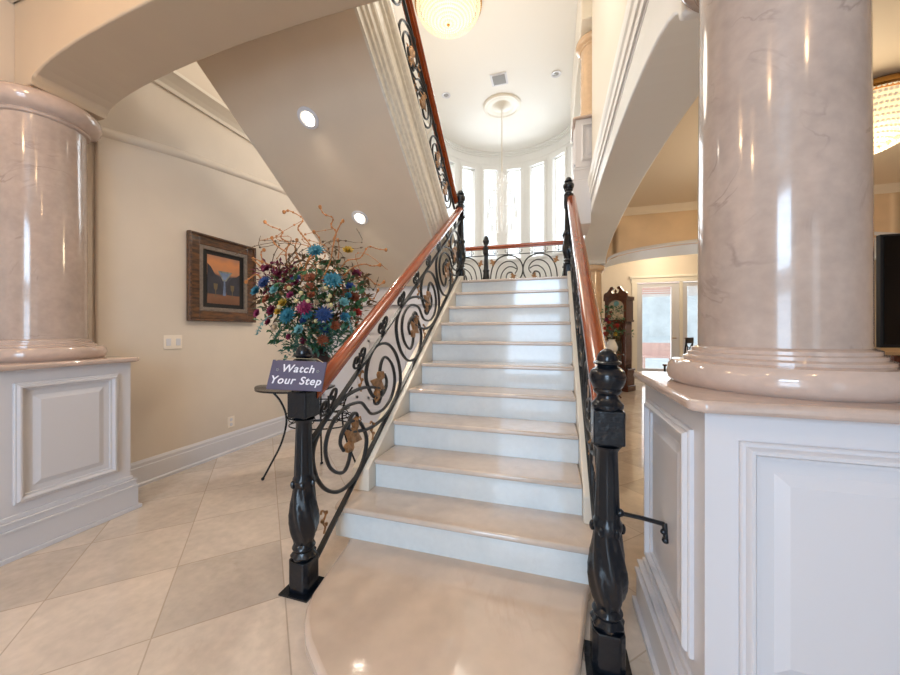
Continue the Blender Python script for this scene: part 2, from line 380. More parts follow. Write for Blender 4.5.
# rooms on the right: tan ceiling, arch wall, breakfast room with glazed doors
struct('ceiling.003', MB().box(.95, 7.0, YB, 10.4, 3.55, 3.65), 'tanceil')
arch_wall('wall_breakfast', .95, 7.0, 7.3, 7.42, 3.55, [(.98, 5.6, 2.56, .30)], 'tan', axis='y', bevel=0)
arch_wall('wall_breakfast.001', .95, 7.0, 7.42, 8.5, 3.55, [(.98, 5.6, 2.56, .30)], 'arcade', axis='y', bevel=.02)
ct = MB(); ct.prism([(7.3-a, 3.55+b) for a, b in ((0, 0), (0, -.12), (.02, -.12), (.03, -.08), (.08, -.03), (.10, 0))], 'x', .95, 7.0)
struct('trim_5', ct, 'tanceil', smooth=False)
a5 = MB(); ap = arcpts(.98, 5.6, 2.56, .30)
for i in range(len(ap)-1): a5.prism([ap[i], ap[i+1], (ap[i+1][0], ap[i+1][1]+.05), (ap[i][0], ap[i][1]+.05)], 'y', 7.27, 7.3)
struct('trim_6', a5, 'white', smooth=False)
YD = 10.2
bw = MB(); bw.box(.5, 2.08, YD, YD+.15, 0, 3.55); bw.box(2.08, 4.15, YD, YD+.15, 2.5, 3.55); bw.box(4.15, 7.0, YD, YD+.15, 0, 3.55)
struct('wall_back', bw, 'wall', smooth=False)
struct('wall_side', MB().box(.62, .77, 8.6, YD, 0, 3.55), 'wall', smooth=False)
for n, (x0, x1) in enumerate(((2.10, 3.10), (3.13, 4.13))):
    t = bpy.data.objects.new('door_%d' % (n+1), None); col.objects.link(t); t.location = (x0, YD, 0); t['kind'] = 'structure'; WLOC[t.name] = (x0, YD, 0)
    f = MB(); f.box(x0, x0+.13, YD+.02, YD+.07, 0, 2.48); f.box(x1-.2, x1, YD+.02, YD+.07, 0, 2.48); f.box(x0+.13, x1-.2, YD+.02, YD+.07, 2.38, 2.48); f.box(x0+.13, x1-.2, YD+.02, YD+.07, 0, .25)
    f.build('door_frame', 'white', t, smooth=False)
    MB().box(x0+.13, x1-.2, YD+.04, YD+.05, .25, 2.38).build('pane', 'glass', t)
    h = MB(); h.tube([(x1-.1 if n == 0 else x0+.06, YD+.02, 1.05), (x1-.1 if n == 0 else x0+.06, YD-.04, 1.05), ((x1-.2 if n == 0 else x0+.16), YD-.04, 1.05)], .01); h.build('door_handle', 'gold', t)
    bl = MB()
    for k in range(9): bl.box(x0+.14, x1-.21, YD-.004, YD+.012, 2.36-.028*k, 2.375-.028*k)
    bl.build('blind', 'white', t, smooth=False)
tr = MB(); tr.box(1.98, 2.10, YD-.03, YD, 0, 2.5); tr.box(4.13, 4.25, YD-.03, YD, 0, 2.5); tr.box(1.96, 4.27, YD-.04, YD, 2.5, 2.62); tr.box(1.92, 4.31, YD-.07, YD, 2.62, 2.68); tr.box(3.08, 3.15, YD-.02, YD+.02, 0, 2.5)
struct('trim_7', tr, 'cream', smooth=False)
# baseboards
def base_prof(h): return [(0, 0), (.035, 0), (.035, .02), (.022, .03), (.022, h-.05), (.016, h-.045), (.016, h-.02), (.006, h), (0, h)]
b1 = MB(); b1.prism([(XL+.03+a, z) for a, z in base_prof(.2)], 'y', 1.66, 4.15); struct('baseboard_left', b1, 'white', smooth=False)
b2 = MB(); b2.prism([(YD-a, z) for a, z in base_prof(.18)], 'x', .8, 1.98); struct('baseboard_back', b2, 'white', smooth=False)

# ================================================================== PEDESTALS AND COLUMNS
def rectpath(x0, x1, y0, y1, z): return [(x0, y0, z), (x0, y1, z), (x1, y1, z), (x1, y0, z)]   # clockwise, side = outwards to the left? see sweep
def pedestal(x0, x1, y0, y1, label, faces, z0=0, h=1.05, group='white panelled column pedestals', m='white', capm='cap'):
    t = thing('column_pedestal', ((x0+x1)/2, (y0+y1)/2, z0), label, 'pedestal', group)
    MB().box(x0, x1, y0, y1, z0, z0+h-.03).build('body', m, t, smooth=False)
    bs = MB()
    for (e, za, zb) in ((.045, 0, .025), (.03, .025, .15), (.036, .15, .165), (.022, .165, .195), (.028, .195, .205), (.01, .205, .23)): bs.box(x0-e, x1+e, y0-e, y1+e, z0+za, z0+zb)
    bs.build('base_moulding', m, t, smooth=False, bevel=.003)
    c = MB(); ov = .045; ch = .03
    def octo(o, k): return [(x0-o+k, y0-o), (x1+o-k, y0-o), (x1+o, y0-o+k), (x1+o, y1+o-k), (x1+o-k, y1+o), (x0-o+k, y1+o), (x0-o, y1+o-k), (x0-o, y0-o+k)]
    c.prism(octo(ov, ch), 'z', z0+h-.032, z0+h)
    c.build('cap', capm, t, bevel=.012)
    # panels: ring moulding plus raised field
    for f in faces:
        ring = MB()
        a0, a1 = (y0, y1) if f in ('-x', '+x') else (x0, x1)
        i0, i1, zb, zt = a0+.075, a1-.075, z0+.285, z0+h-.105
        def rect(e, d0, d1, i0=i0, i1=i1, zb=zb, zt=zt, w=.02):
            for (p, q, r, s_) in ((i0+e, i0+e+w, zb+e, zt-e), (i1-e-w, i1-e, zb+e, zt-e), (i0+e, i1-e, zb+e, zb+e+w), (i0+e, i1-e, zt-e-w, zt-e)):
                blk(ring, f, p, q, r, s_, d0, d1)
        def blk(mb, f, p, q, r, s_, d0, d1):
            if f == '-x': mb.box(x0-d1, x0-d0, p, q, r, s_)
            if f == '+x': mb.box(x1+d0, x1+d1, p, q, r, s_)
            if f == '-y': mb.box(p, q, y0-d1, y0-d0, r, s_)
        def pq(a, z, d): return {'-x': (x0-d, a, z), '+x': (x1+d, a, z), '-y': (a, y0-d, z)}[f]
        pr_ = [(0, 0), (0, .010), (.004, .014), (.010, .014), (.012, .020), (.018, .026), (.026, .025), (.032, .016), (.034, .010), (.044, .008), (.046, 0)]
        vs = []; fs = []; L_ = len(pr_)
        for (e_, d_) in pr_: vs += [pq(i0+e_, zb+e_, d_), pq(i1-e_, zb+e_, d_), pq(i1-e_, zt-e_, d_), pq(i0+e_, zt-e_, d_)]
        for j in range(L_-1):
            for i in range(4): fs.append((j*4+i, j*4+(i+1) % 4, j*4+4+(i+1) % 4, j*4+4+i))
        ring.add(vs, fs); ring.build('panel_moulding', m, t)
        fl = MB(); e = .075
        # raised field with sloped margins
        def pt(a, z, d): return {'-x': (x0-d, a, z), '+x': (x1+d, a, z), '-y': (a, y0-d, z)}[f]
        o_ = [pt(i0+e, zb+e, 0), pt(i1-e, zb+e, 0), pt(i1-e, zt-e, 0), pt(i0+e, zt-e, 0)]; k = .028
        n_ = [pt(i0+e+k, zb+e+k, .012), pt(i1-e-k, zb+e+k, .012), pt(i1-e-k, zt-e-k, .012), pt(i0+e+k, zt-e-k, .012)]
        fl.add(o_+n_, [(4, 5, 6, 7), (0, 1, 5, 4), (1, 2, 6, 5), (2, 3, 7, 6), (3, 0, 4, 7)]); fl.build('panel', m, t, smooth=False)
    return t
pedestal(XL, -2.81, 1.04, 1.66, 'white panelled pedestal against the left wall carrying the left marble column', ['+x'])
pedestal(.385, 1.015, 1.08, 1.71, 'large white panelled pedestal in the right foreground under the big marble column', ['-x', '-y'])
def column(x, y, r, z0, z1, label, m, cap=True, ztop=None, grp=None):
    t = thing('marble_column', (x, y, z0), label, 'column', grp)
    n = 64
    MB().lathe([(r, .10), (r*.995, (z1-z0)*.4), (r*.97, z1-z0-.12)], (x, y, z0), n).build('shaft', m, t)
    k = r/.207
    base = [(.285*k, 0), (.297*k, .012), (.302*k, .035), (.297*k, .062), (.284*k, .078), (.25*k, .083), (.25*k, .092), (.236*k, .098), (.236*k, .108), (.225*k, .112), (.225*k, .122), (r+.002, .13)]
    MB().lathe(base, (x, y, z0), n).build('base', 'cap' if m == 'column' else m, t)
    H = z1-z0
    cp_ = [(r*.97, H-.15), (.216*k, H-.145), (.222*k, H-.135), (.216*k, H-.125), (.225*k, H-.12), (.255*k, H-.11), (.272*k, H-.085), (.276*k, H-.055), (.270*k, H-.03), (.25*k, H-.01), (.2*k, H)]
    MB().lathe(cp_, (x, y, z0), n).build('capital', 'cap' if m == 'column' else m, t)
    return t
column(-3.20, 1.40,   .207, 1.05, 2.70, 'pink beige marble column at the left wall on its white pedestal', 'column')
column(.706, 1.42, .211, 1.05, 2.63, 'thick pink beige marble column on the right foreground pedestal', 'column')
pedestal(.45, 1.0, 7.2, 7.8, 'distant pedestal of the far column beyond the staircase', ['-x', '-y'], group=None)
column(.725, 7.5, .19, 1.05, 2.54, 'small distant tan marble column at the far end of the arcade beside the clock', 'far_column')
pedestal(.30, .86, 5.3, 5.86, 'white upstairs pedestal on the gallery edge under the short tan column', ['-x', '-y'], z0=3.38, h=.92, group=None)
column(.585, 5.58, .205, 4.30, 5.56, 'short tan column upstairs on the gallery edge', 'far_column')

# ================================================================== MAIN STAIR
SX0, SX1 = -1.083, .142; Y1 = 1.671; T = .268; R_ = .178; PZ = .07
st = thing('staircase', (-.47, 1.7, 0), 'straight marble staircase with ten white risers and a curved starting platform', 'staircase')
half = [(-1.20, 1.70), (-1.086, 1.66), (-1.062, 1.5), (-1.048, 1.405), (-1.03, 1.30), (-1.00, 1.22), (-.955, 1.155), (-.892, 1.09), (-.83, 1.045), (-.756, .992), (-.66, .94), (-.56, .915), (-.47, .91)]
half = [(-1.10, 1.76), (-1.10, 1.69)]+half[1:]
outl = half+[(-.94-x, y) for x, y in half[-2::-1]]
MB().prism(outl, 'z', 0, PZ).build('platform', 'plat', st, bevel=.02)
for k in range(1, 11):
    yn = Y1+(k-1)*T; z = PZ+k*R_
    x0, x1 = (SX0, SX1) if k > 1 else (SX0-.11, SX1+.11)
    rs = MB()
    rx0, rx1 = (x0, x1) if k > 1 else (x0+.005, x1-.005)
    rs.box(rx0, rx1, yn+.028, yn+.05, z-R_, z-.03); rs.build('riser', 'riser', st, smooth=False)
    ye = yn+T+.04 if k < 10 else yn+.4
    tr = MB()
    if k == 1: tr.prism([(x0+.03, ye), (x0-.004, ye-.06), (x0-.008, yn+.06), (x0+.006, yn+.014), (x0+.04, yn), (x1-.04, yn), (x1-.006, yn+.014), (x1+.008, yn+.06), (x1+.004, ye-.06), (x1-.03, ye)], 'z', z-.03, z)
    else: tr.box(x0, x1, yn, ye, z-.03, z)
    tr.build('tread', 'tread', st, bevel=.011)
def bot(Y): return .235+.686*(Y-1.65)
def top(Y): return .79+.69*(Y-1.56)
def railz(Y): return .93+.66*(Y-1.44)
for (xa, xb, nm) in ((-1.20, SX0-.002, 'l'), (SX1+.002, .262, 'r')):
    cbm = MB(); ys = 1.885
    cbm.prism([(ys, PZ+R_), (ys, bot(ys)-.012), (4.08, bot(4.08)-.012), (4.2, bot(4.08)+.02), (4.2, 0.0), (ys+.08, 0.0), (ys+.08, PZ+R_)], 'x', xa, xb); cbm.build('stringer', 'riser' if 0 else 'cream', st, smooth=False, bevel=.006)
lz = PZ+10*R_
ld = MB(); ld.box(XL+.04, .262, 4.42, 6.5, lz-.25, lz); ld.box(XL+.04, -1.2, 4.14, 4.42, lz-.25, lz); ld.box(SX1, .262, 4.2, 4.42, lz-.25, lz); ld.build('landing', 'tread', st, smooth=False)
lf = MB(); lf.box(XL+.04, -1.2, 4.10, 4.14, lz-.06, lz-.0); lf.box(XL+.04, -1.2, 4.115, 4.14, lz-.24, lz-.06); lf.box(XL+.04, -1.2, 4.10, 4.14, lz-.28, lz-.24); lf.build('landing_fascia', 'white', st, smooth=False)
lc = MB(); lc.box(.18, .262, 4.2, 6.5, 0, lz-.25); lc.box(XL+.04, .262, 6.42, 6.5, 0, lz-.25); lc.build('landing_support', 'white', st, smooth=False)

# ================================================================== UPPER FLIGHT
def ux(Y): return -1.245+.028*(4.1-Y)
def sof(Y): return 2.34+.676*(3.26-Y)
uf = thing('upper_staircase', (-1.9, 4.1, 1.85), 'upper flight rising towards the viewer with a smooth taupe underside and carved cream edge', 'staircase')
W2 = 1.37; ya, yb = 4.06, 1.72
def lin(mb, prof, side=1):                               # profile (x offset, z offset over soffit) run up the flight
    vs = []; n = len(prof)
    for Y in (ya, yb):
        for dx, dz in prof: vs.append((ux(Y)+dx, Y, sof(Y)+dz))
    mb.add(vs, [tuple(range(n)), tuple(range(n, 2*n))[::-1]]+[(i, (i+1) % n, n+(i+1) % n, n+i) for i in range(n)])
s1 = MB(); lin(s1, [(-W2, 0), (-.02, 0), (-.02, .10), (-W2, .10)]); s1.build('soffit', 'soffit', uf, smooth=False)
s2 = MB()
lin(s2, [(-.02, 0), (.0, 0), (.0, .07), (.015, .08), (.015, .12), (.03, .14), (.03, .20), (.045, .22), (.05, .25), (.045, .28), (.03, .30), (.03, .42), (.045, .44), (.045, .47), (.065, .50), (.075, .54), (.075, .58), (.06, .60), (.06, .625), (-.12, .625), (-.12, .1), (-.02, .1)])
s2.build('carved_edge_moulding', 'stringer', uf, smooth=False)
s3 = MB()
for k in range(8):
    y = 4.0-k*.262
    s3.box(ux(y)-W2, ux(y)-.12, y-.262, y, sof(y-.262)+.05, sof(y-.262)+.28)
s3.build('step', 'tread', uf, smooth=False)
s4 = MB(); s4.box(-2.62, -1.16, YB+.02, 1.74, 3.36, 3.75); s4.build('head_beam', 'soffit', uf, smooth=False)
nrm = Vector((0, -.676, -1)).normalized()
def can_light(name, p, n, label, m='white', r=.085, grp=None):
    t = thing(name, tuple(p), label, 'light', grp)
    q_ = Vector((0, 0, -1)).rotation_difference(n).to_matrix()
    def tf(mb):
        mb.v = [tuple(Vector(p)+q_ @ Vector(v)) for v in mb.v]; return mb
    tf(MB().lathe([(r*.66, -.001), (r*.72, -.010), (r, -.006), (r*1.04, 0)], n=32)).build('trim_ring', m, t)
    tf(MB().lathe([(r*.62, -.002), (r*.4, -.006), (.002, -.008)], n=24)).build('bulb', 'lamp', t)
    return t
for x, y, lb_ in ((-1.905, 2.353, 'lit recessed light in the stair underside, higher one near the top left'), (-1.925, 3.165, 'lit recessed light in the stair underside, lower one above the flowers')):
    can_light('recessed_light', Vector((x, y, sof(y)))+nrm*.002, nrm, lb_, grp='recessed lights under the upper flight')

# ================================================================== RAILINGS
def catmull(pts, n=5):
    P = [pts[0]]+list(pts)+[pts[-1]]; out = []
    for i in range(1, len(P)-2):
        for k in range(n):
            t = k/n; out.append(tuple(.5*((2*P[i][j])+(-P[i-1][j]+P[i+1][j])*t+(2*P[i-1][j]-5*P[i][j]+4*P[i+1][j]-P[i+2][j])*t*t+(-P[i-1][j]+3*P[i][j]-3*P[i+1][j]+P[i+2][j])*t**3) for j in range(len(P[i]))))
    out.append(tuple(pts[-1])); return out
CA = [(.10, .45), (.115, .38), (.16, .33), (.20, .38), (.154, .497), (-.039, .763), (-.213, .93), (-.314, .985), (-.40, 1.0), (-.47, .97), (-.505, .90), (-.503, .782), (-.47, .609), (-.406, .413), (-.314, .221), (-.213, .086), (-.11, .01), (-.029, .04), (.004, .156), (-.018, .292), (-.08, .484), (-.149, .60), (-.21, .66), (-.262, .65), (-.277, .585), (-.245, .47)]
CC = [(-.17, .40), (-.19, .30), (-.235, .27), (-.298, .362), (-.365, .52), (-.402, .68), (-.404, .79), (-.375, .86), (-.314, .88), (-.213, .83), (-.07, .66), (0, .5)]
CC = CC+[(-a, 1-b) for a, b in CC[-2::-1]]
ROT = [(-a, 1-b) for a, b in CA]
HK = [(-.0, .0)]
def leaf_mb(mb, f, c, s=1, ang=0, lobes=5):
    # curled acanthus leaf built on both sides of a mid rib, in the panel's own plane (f maps (u, v, depth) to the world)
    ca, sa = math.cos(ang), math.sin(ang)
    def g(u, v, d): return f(c[0]+s*(u*ca-v*sa), c[1]+s*(u*sa+v*ca), d)
    n = 11; rows = []
    for i in range(n):
        t = i/(n-1); w_ = (.046*math.sin(PI*min(1, t*1.05))**.7+.004)*(1+.55*math.sin(t*PI*lobes)); cx = .018*math.sin(t*3.2)
        rows.append([(cx-w_, (t-.5)*.15, .006), (cx-w_*.5, (t-.5)*.15, .014), (cx, (t-.5)*.15+.006, .008), (cx+w_*.5, (t-.5)*.15, .014), (cx+w_, (t-.5)*.15, .006)])
    vs = []; fs = []
    for sd in (1, -1):
        for r in rows:
            for (a, b, d) in r: vs.append(g(a, b, d*sd if sd > 0 else -d*.4))
    m5 = 5; N = n*m5
    for i in range(n-1):
        for j in range(4):
            a = i*m5+j; fs.append((a, a+1, a+m5+1, a+m5)); fs.append((N+a, N+a+m5, N+a+m5+1, N+a+1))
        fs.append((i*m5, i*m5+m5, N+i*m5+m5, N+i*m5)); fs.append((i*m5+4, N+i*m5+4, N+i*m5+m5+4, i*m5+m5+4))
    fs.append(tuple(range(5))+tuple(N+4-i for i in range(5))); fs.append(tuple((n-1)*m5+4-i for i in range(5))+tuple(N+(n-1)*m5+i for i in range(5)))
    mb.add(vs, fs)
    mb.tube([g(.0, .06, .01), g(.02, .085, .012), g(.035, .075, .012), g(.03, .062, .01)], [.006, .005, .004, .003], 6)
def tendril(mb, f, c, s=1, flip=1):
    pts = [(0, -.07), (.012*flip, -.04), (-.006*flip, -.01), (.014*flip, .02), (.0, .045), (-.018*flip, .055), (-.024*flip, .04)]
    mb.tube([f(c[0]+a*s, c[1]+b*s, .0) for a, b in catmull(pts, 3)], .0055*s, 6)
    for (a, b) in ((.018*flip, -.03), (-.012*flip, .0), (.02*flip, .03)): mb.ball(f(c[0]+a*s, c[1]+b*s, 0), .011*s, 6, 4)
def newel(parent, x, y, z0, label=None, hgt=1.16, sign=None):
    n_ = MB(); k = .058
    nb = MB()
    # base plate, octagonal-cut block, rings, bulb with acanthus ridges, fluted shaft, square box, finial
    t = bpy.data.objects.new('newel_post', None); col.objects.link(t); t.parent = parent; pl = Vector(WLOC[parent.name]); t.location = Vector((x, y, z0))-pl; WLOC[t.name] = (x, y, z0)
    if label: t['label'] = label
    MB().box(x-.078, x+.078, y-.078, y+.078, z0, z0+.008).build('base_plate', 'iron', t, smooth=False)
    b = MB(); c8 = .02; a_ = .056
    o8 = [(x-a_+c8, y-a_), (x+a_-c8, y-a_), (x+a_, y-a_+c8), (x+a_, y+a_-c8), (x+a_-c8, y+a_), (x-a_+c8, y+a_), (x-a_, y+a_-c8), (x-a_, y-a_+c8)]
    b.prism(o8, 'z', z0+.008, z0+.15)
    b.build('foot_block', 'iron', t, smooth=False, bevel=.006)
    prof = [(.048, .15), (.056, .158), (.058, .168), (.050, .178), (.044, .186), (.05, .194), (.053, .203), (.048, .213), (.042, .222), (.046, .235), (.056, .26), (.063, .295), (.0655, .33), (.064, .365), (.058, .41), (.050, .455), (.046, .49), (.048, .50), (.053, .515), (.050, .53), (.044, .54), (.043, .56), (.038, .70), (.036, .79), (.042, .80), (.05, .812)]
    n = 64; mb = MB(); vs = []; fs = []
    for r, z in prof:
        amp = .085 if .22 < z < .50 else (.03 if .54 < z < .79 else (.05 if .15 < z < .18 else 0)); fr = 7 if z < .52 else 10
        for i in range(n):
            a = 2*PI*i/n; rr = r*(1+amp*math.sin(fr*a+ (z*30 if .22 < z < .5 else 0))); vs.append((x+rr*math.cos(a), y+rr*math.sin(a), z0+z))
    for j in range(len(prof)-1):
        for i in range(n): q = (i+1) % n; fs.append((j*n+i, j*n+q, (j+1)*n+q, (j+1)*n+i))
    fs.append(tuple(range(n))[::-1]); fs.append(tuple((len(prof)-1)*n+i for i in range(n)))
    mb.add(vs, fs)
    for i in range(6):                                     # leaf tips around the collar
        a = 2*PI*i/6; mb.ball((x+.052*math.cos(a), y+.052*math.sin(a), z0+.508), .013, 8, 6, (.8, .8, 1.5))
    mb.build('shaft', 'iron', t)
    bb = MB(); h_ = .0525
    bb.box(x-h_, x+h_, y-h_, y+h_, z0+.822, z0+.945); bb.lathe([(.05, .812), (.066, .822)], (x, y, z0), 4, PI/4); bb.build('square_block', 'iron', t, smooth=False, bevel=.006)
    f = MB().lathe([(.052, .945), (.056, .952), (.056, .962), (.046, .972), (.037, .985), (.036, .995), (.046, 1.005), (.049, 1.012), (.046, 1.020), (.052, 1.027), (.060, 1.045), (.0635, 1.063), (.058, 1.083), (.045, 1.095), (.034, 1.101), (.036, 1.105), (.047, 1.110), (.049, 1.115), (.044, 1.119), (.037, 1.122), (.036, 1.134), (.031, 1.147), (.022, 1.157), (.012, 1.163), (.002, 1.165)], (x, y, z0), 24)
    f.build('finial', 'iron', t)
    return t
HR = []
for i in range(16):                                        # handrail outline: rounded crown over a narrow foot
    a = PI*i/15; HR.append((.046*math.cos(a), .004+.036*math.sin(a)))
HR = [(.046, -.004)]+HR+[(-.046, -.004), (-.040, -.012), (-.030, -.016), (-.028, -.038), (.028, -.038), (.030, -.016), (.040, -.012)]
def knot(mb, p, s=1):
    # pair of rolled scroll collars between bar and handrail
    x, y, z = p
    for sg in (-1, 1):
        pts = [(0, -.045), (sg*.018, -.02), (sg*.046, .0), (sg*.056, .03), (sg*.036, .052), (sg*.014, .04), (sg*.018, .018), (sg*.034, .018)]
        mb.tube([(x, y+a*s*.8, z+.045+b+.55*a*s) for a, b in catmull(pts, 3)], [.007]*22, 6, 1.3)
    mb.ball((x, y, z+.02), .016, 8, 5); mb.tube([(x, y, z-.01), (x, y, z+.10)], .0065, 6)
def panel_f(x, yc):                                        # motif frame -> world
    def f(u, v, d=0):
        Y = yc+u; return (x+d, Y, bot(Y)+v*(top(Y)-bot(Y)))
    return f
def motif_objs(parent, fm, r=.0105, leaf_s=1, asp=.62):
    for (nm, c) in (('scroll', CA), ('scroll', ROT), ('inner_scroll', CC)):
        p = catmull(c, 4); rr = [r*(1 if .06 < i/(len(p)-1) < .94 else .85) for i in range(len(p))]
        if nm == 'inner_scroll': rr = [r*.9]*len(p)
        mb = MB(); mb.tube([fm(a, b, 0) for a, b in p], rr, 8, 1.25)
        e = p[-1]
        mb.build(nm, 'scroll', parent)
    for sg in (1, -1):
        c0 = (-.17, .50) if sg == 1 else (.17, .50)
        mb = MB(); leaf_mb2(mb, fm, c0, sg, leaf_s, asp); mb.build('leaf_ornament', 'bronze', parent)
        mb = MB(); ff = lambda u, v, d: fm(u, v, d)
        tendril2(mb, fm, (.075 if sg == 1 else -.06, .17 if sg == 1 else .87), asp, sg); mb.build('tendril_ornament', 'bronze', parent)
def leaf_mb2(mb, fm, c, sg, s, asp):
    # motif (u, v): v is a fraction of the panel height; undo the rake so the leaf keeps its shape
    base = Vector(fm(c[0], c[1], 0)); 
    def f(a, b, d):
        return (base.x+d, base.y+a, base.z+b)
    leaf_mb(mb, f, (0, 0), s*1.35, -.5 if sg == 1 else PI-.4)
def tendril2(mb, fm, c, asp, sg):
    base = Vector(fm(c[0], c[1], 0))
    def f(a, b, d=0): return (base.x, base.y+a, base.z+b)
    tendril(mb, f, (0, 0), 1, sg)
def stair_railing(x, label, nlabel):
    t = thing('stair_railing', (x, 1.40, 0), label, 'railing', 'raked railings of the main staircase')
    newel(t, x-.015 if x < 0 else x, 1.39, 0, nlabel)
    newel(t, x if x < 0 else x-.028, 4.24, lz, 'square iron post at the top of the flight')
    h = MB(); h.sweep(HR, [(x, 1.42, railz(1.42)), (x, 4.22, railz(4.22))]); h.build('handrail', 'rail', t)
    b = MB()
    b.sweep([(-.014, -.008), (.014, -.008), (.014, .006), (-.014, .006)], [(x, 1.42, bot(1.42)), (x, 4.20, bot(4.20))]); b.build('bottom_bar', 'scroll', t, smooth=False)
    b = MB(); b.sweep([(-.013, -.007), (.013, -.007), (.013, .007), (-.013, .007)], [(x, 1.42, top(1.42)), (x, 4.20, top(4.20))]); b.build('top_bar', 'scroll', t, smooth=False)
    k = 0
    for i in range(9):
        y = 1.56+i*.302
        mb = MB(); zt = top(y); gap = railz(y)-.038-zt
        knot(mb, (x, y, zt), 1.15*gap/.14); mb.build('scroll_collar', 'scroll', t)
    for i in range(3):
        yc = 1.94+.94*i
        if i == 2: yc = 3.80
        motif_objs(t, panel_f(x, yc))
    mb = MB(); tendril2(mb, panel_f(x, 1.5), (0.02, .18), .6, 1); mb.build('tendril_ornament', 'bronze', t)
    return t
rl = stair_railing(-1.135, 'left railing of the main staircase, black scrollwork under a red wooden handrail', 'left black cast iron post at the foot of the stair')
rr_ = stair_railing(.188, 'right railing of the main staircase seen edge-on beside the steps', 'right black cast iron post in the foreground')
# small latch bar on the right post
lbm = MB(); lbm.tube([(.225, 1.37, .575), (.30, 1.365, .57), (.365, 1.36, .562)], .0075, 8); lbm.tube([(.365, 1.36, .566), (.366, 1.352, .535), (.366, 1.35, .515)], [.010, .007, .009], 8); lbm.ball((.366, 1.35, .513), .012, 8, 6); lbm.ball((.36, 1.352, .54), .010, 8, 6)
lbm.ball((.228, 1.37, .576), .014, 8, 6); lbm.build('latch_bar', 'iron', rr_)
# upper railing
ur = thing('stair_railing', (ux(4.0), 4.1, 1.9), 'railing of the upper flight climbing to the top edge of the picture', 'railing')
def ub(Y): return sof(Y)+.645
def ut(Y): return ub(Y)+.42
def uxr(Y): return ux(Y)+.045
def urail(mb, fz, prof): mb.sweep(prof, [(uxr(4.2), 4.2, fz(4.2)), (uxr(1.7), 1.7, fz(1.7))])
h = MB(); urail(h, lambda Y: ut(Y)+.10, HR); h.build('handrail', 'rail', ur)
h = MB(); urail(h, ub, [(-.013, -.007), (.013, -.007), (.013, .007), (-.013, .007)]); h.build('bottom_bar', 'scroll', ur, smooth=False)
h = MB(); urail(h, ut, [(-.013, -.007), (.013, -.007), (.013, .007), (-.013, .007)]); h.build('top_bar', 'scroll', ur, smooth=False)
for i, yc in enumerate((3.62, 2.86, 2.1)):
    def fm(u, v, d=0, yc=yc):
        Y = yc-u*.78; return (uxr(Y)+d, Y, ub(Y)+v*(ut(Y)-ub(Y)))
    motif_objs(ur, fm, .0095, .9)
for i in range(8):
    y = 4.0-i*.3; mb = MB(); mb.tube([(uxr(y), y, ut(y)), (uxr(y), y, ut(y)+.07)], .012, 6); mb.build('scroll_collar', 'scroll', ur)
# landing railing
YL = 6.41
lr = thing('landing_railing', (-1.22, YL, lz), 'level railing across the landing in front of the bay windows', 'railing')
def newel_small(x): return newel(lr, x, YL, lz, None)
newel(lr, -1.22, YL, lz, 'slim iron post in the middle of the landing railing')
newel(lr, .20, YL, lz); newel(lr, -2.95, YL, lz)
ZT = 2.83
h = MB(); h.sweep(HR, [(-2.95, YL, ZT-.04), (.2, YL, ZT-.04)]); h.build('handrail', 'rail', lr)
h = MB(); h.sweep([(-.012, -.006), (.012, -.006), (.012, .006), (-.012, .006)], [(-2.95, YL, ZT-.19), (.2, YL, ZT-.19)]); h.build('top_bar', 'scroll', lr, smooth=False)
h = MB(); h.sweep([(-.012, -.006), (.012, -.006), (.012, .006), (-.012, .006)], [(-2.95, YL, lz+.08), (.2, YL, lz+.08)]); h.build('bottom_bar', 'scroll', lr, smooth=False)
def cscroll(cx, w_, sg):
    zt = ZT-.205; zb = lz+.09; hgt = zt-zb
    def f(a, b): return (cx+sg*a*w_, YL, zb+b*hgt)
    arcs = [[(-.5, .0), (-.48, .45), (-.42, .72), (-.28, .92), (-.08, 1.0), (.12, .97), (.28, .86), (.36, .66), (.33, .44), (.2, .28), (.05, .26), (-.06, .36), (-.04, .5), (.06, .54), (.12, .46)],
            [(-.36, .0), (-.345, .4), (-.28, .66), (-.15, .8), (.02, .84), (.16, .76), (.22, .62), (.16, .5)],
            [(-.22, .0), (-.22, .35), (-.16, .56), (-.03, .68), (.1, .68), (.2, .62)],
            [(-.5, .0), (-.3, .08), (-.1, .02), (.1, .1), (.3, .06), (.5, .0)]]
    for k, a in enumerate(arcs):
        mb = MB(); mb.tube([f(*p) for p in catmull(a, 5)], .013 if k == 0 else .0105, 6); mb.build('scroll', 'scroll', lr)
    for c0 in ((.1, .42), (-.44, .82)):
        mb = MB(); p = f(*c0); leaf_mb(mb, lambda a, b, d: (p[0]+a, YL-d-.005, p[2]+b), (0, 0), .8, .4*sg); mb.build('leaf_ornament', 'bronze', lr)
for (cx, sg) in ((-.797, 1), (-.286, -1), (-1.643, -1), (-2.154, 1)): cscroll(cx, .70, sg)
for i in range(14):
    x = -2.85+i*.225
    if abs(x+1.22) < .08: continue
    mb = MB()
    mb.tube([(x, YL, ZT-.19), (x, YL, ZT-.08)], .006, 6)
    for sg in (-1, 1): mb.tube([(x, YL, ZT-.165), (x+sg*.03, YL, ZT-.15), (x+sg*.045, YL, ZT-.12), (x+sg*.03, YL, ZT-.105), (x+sg*.02, YL, ZT-.12)], .005, 6)
    mb.build('scroll_collar', 'scroll', lr)

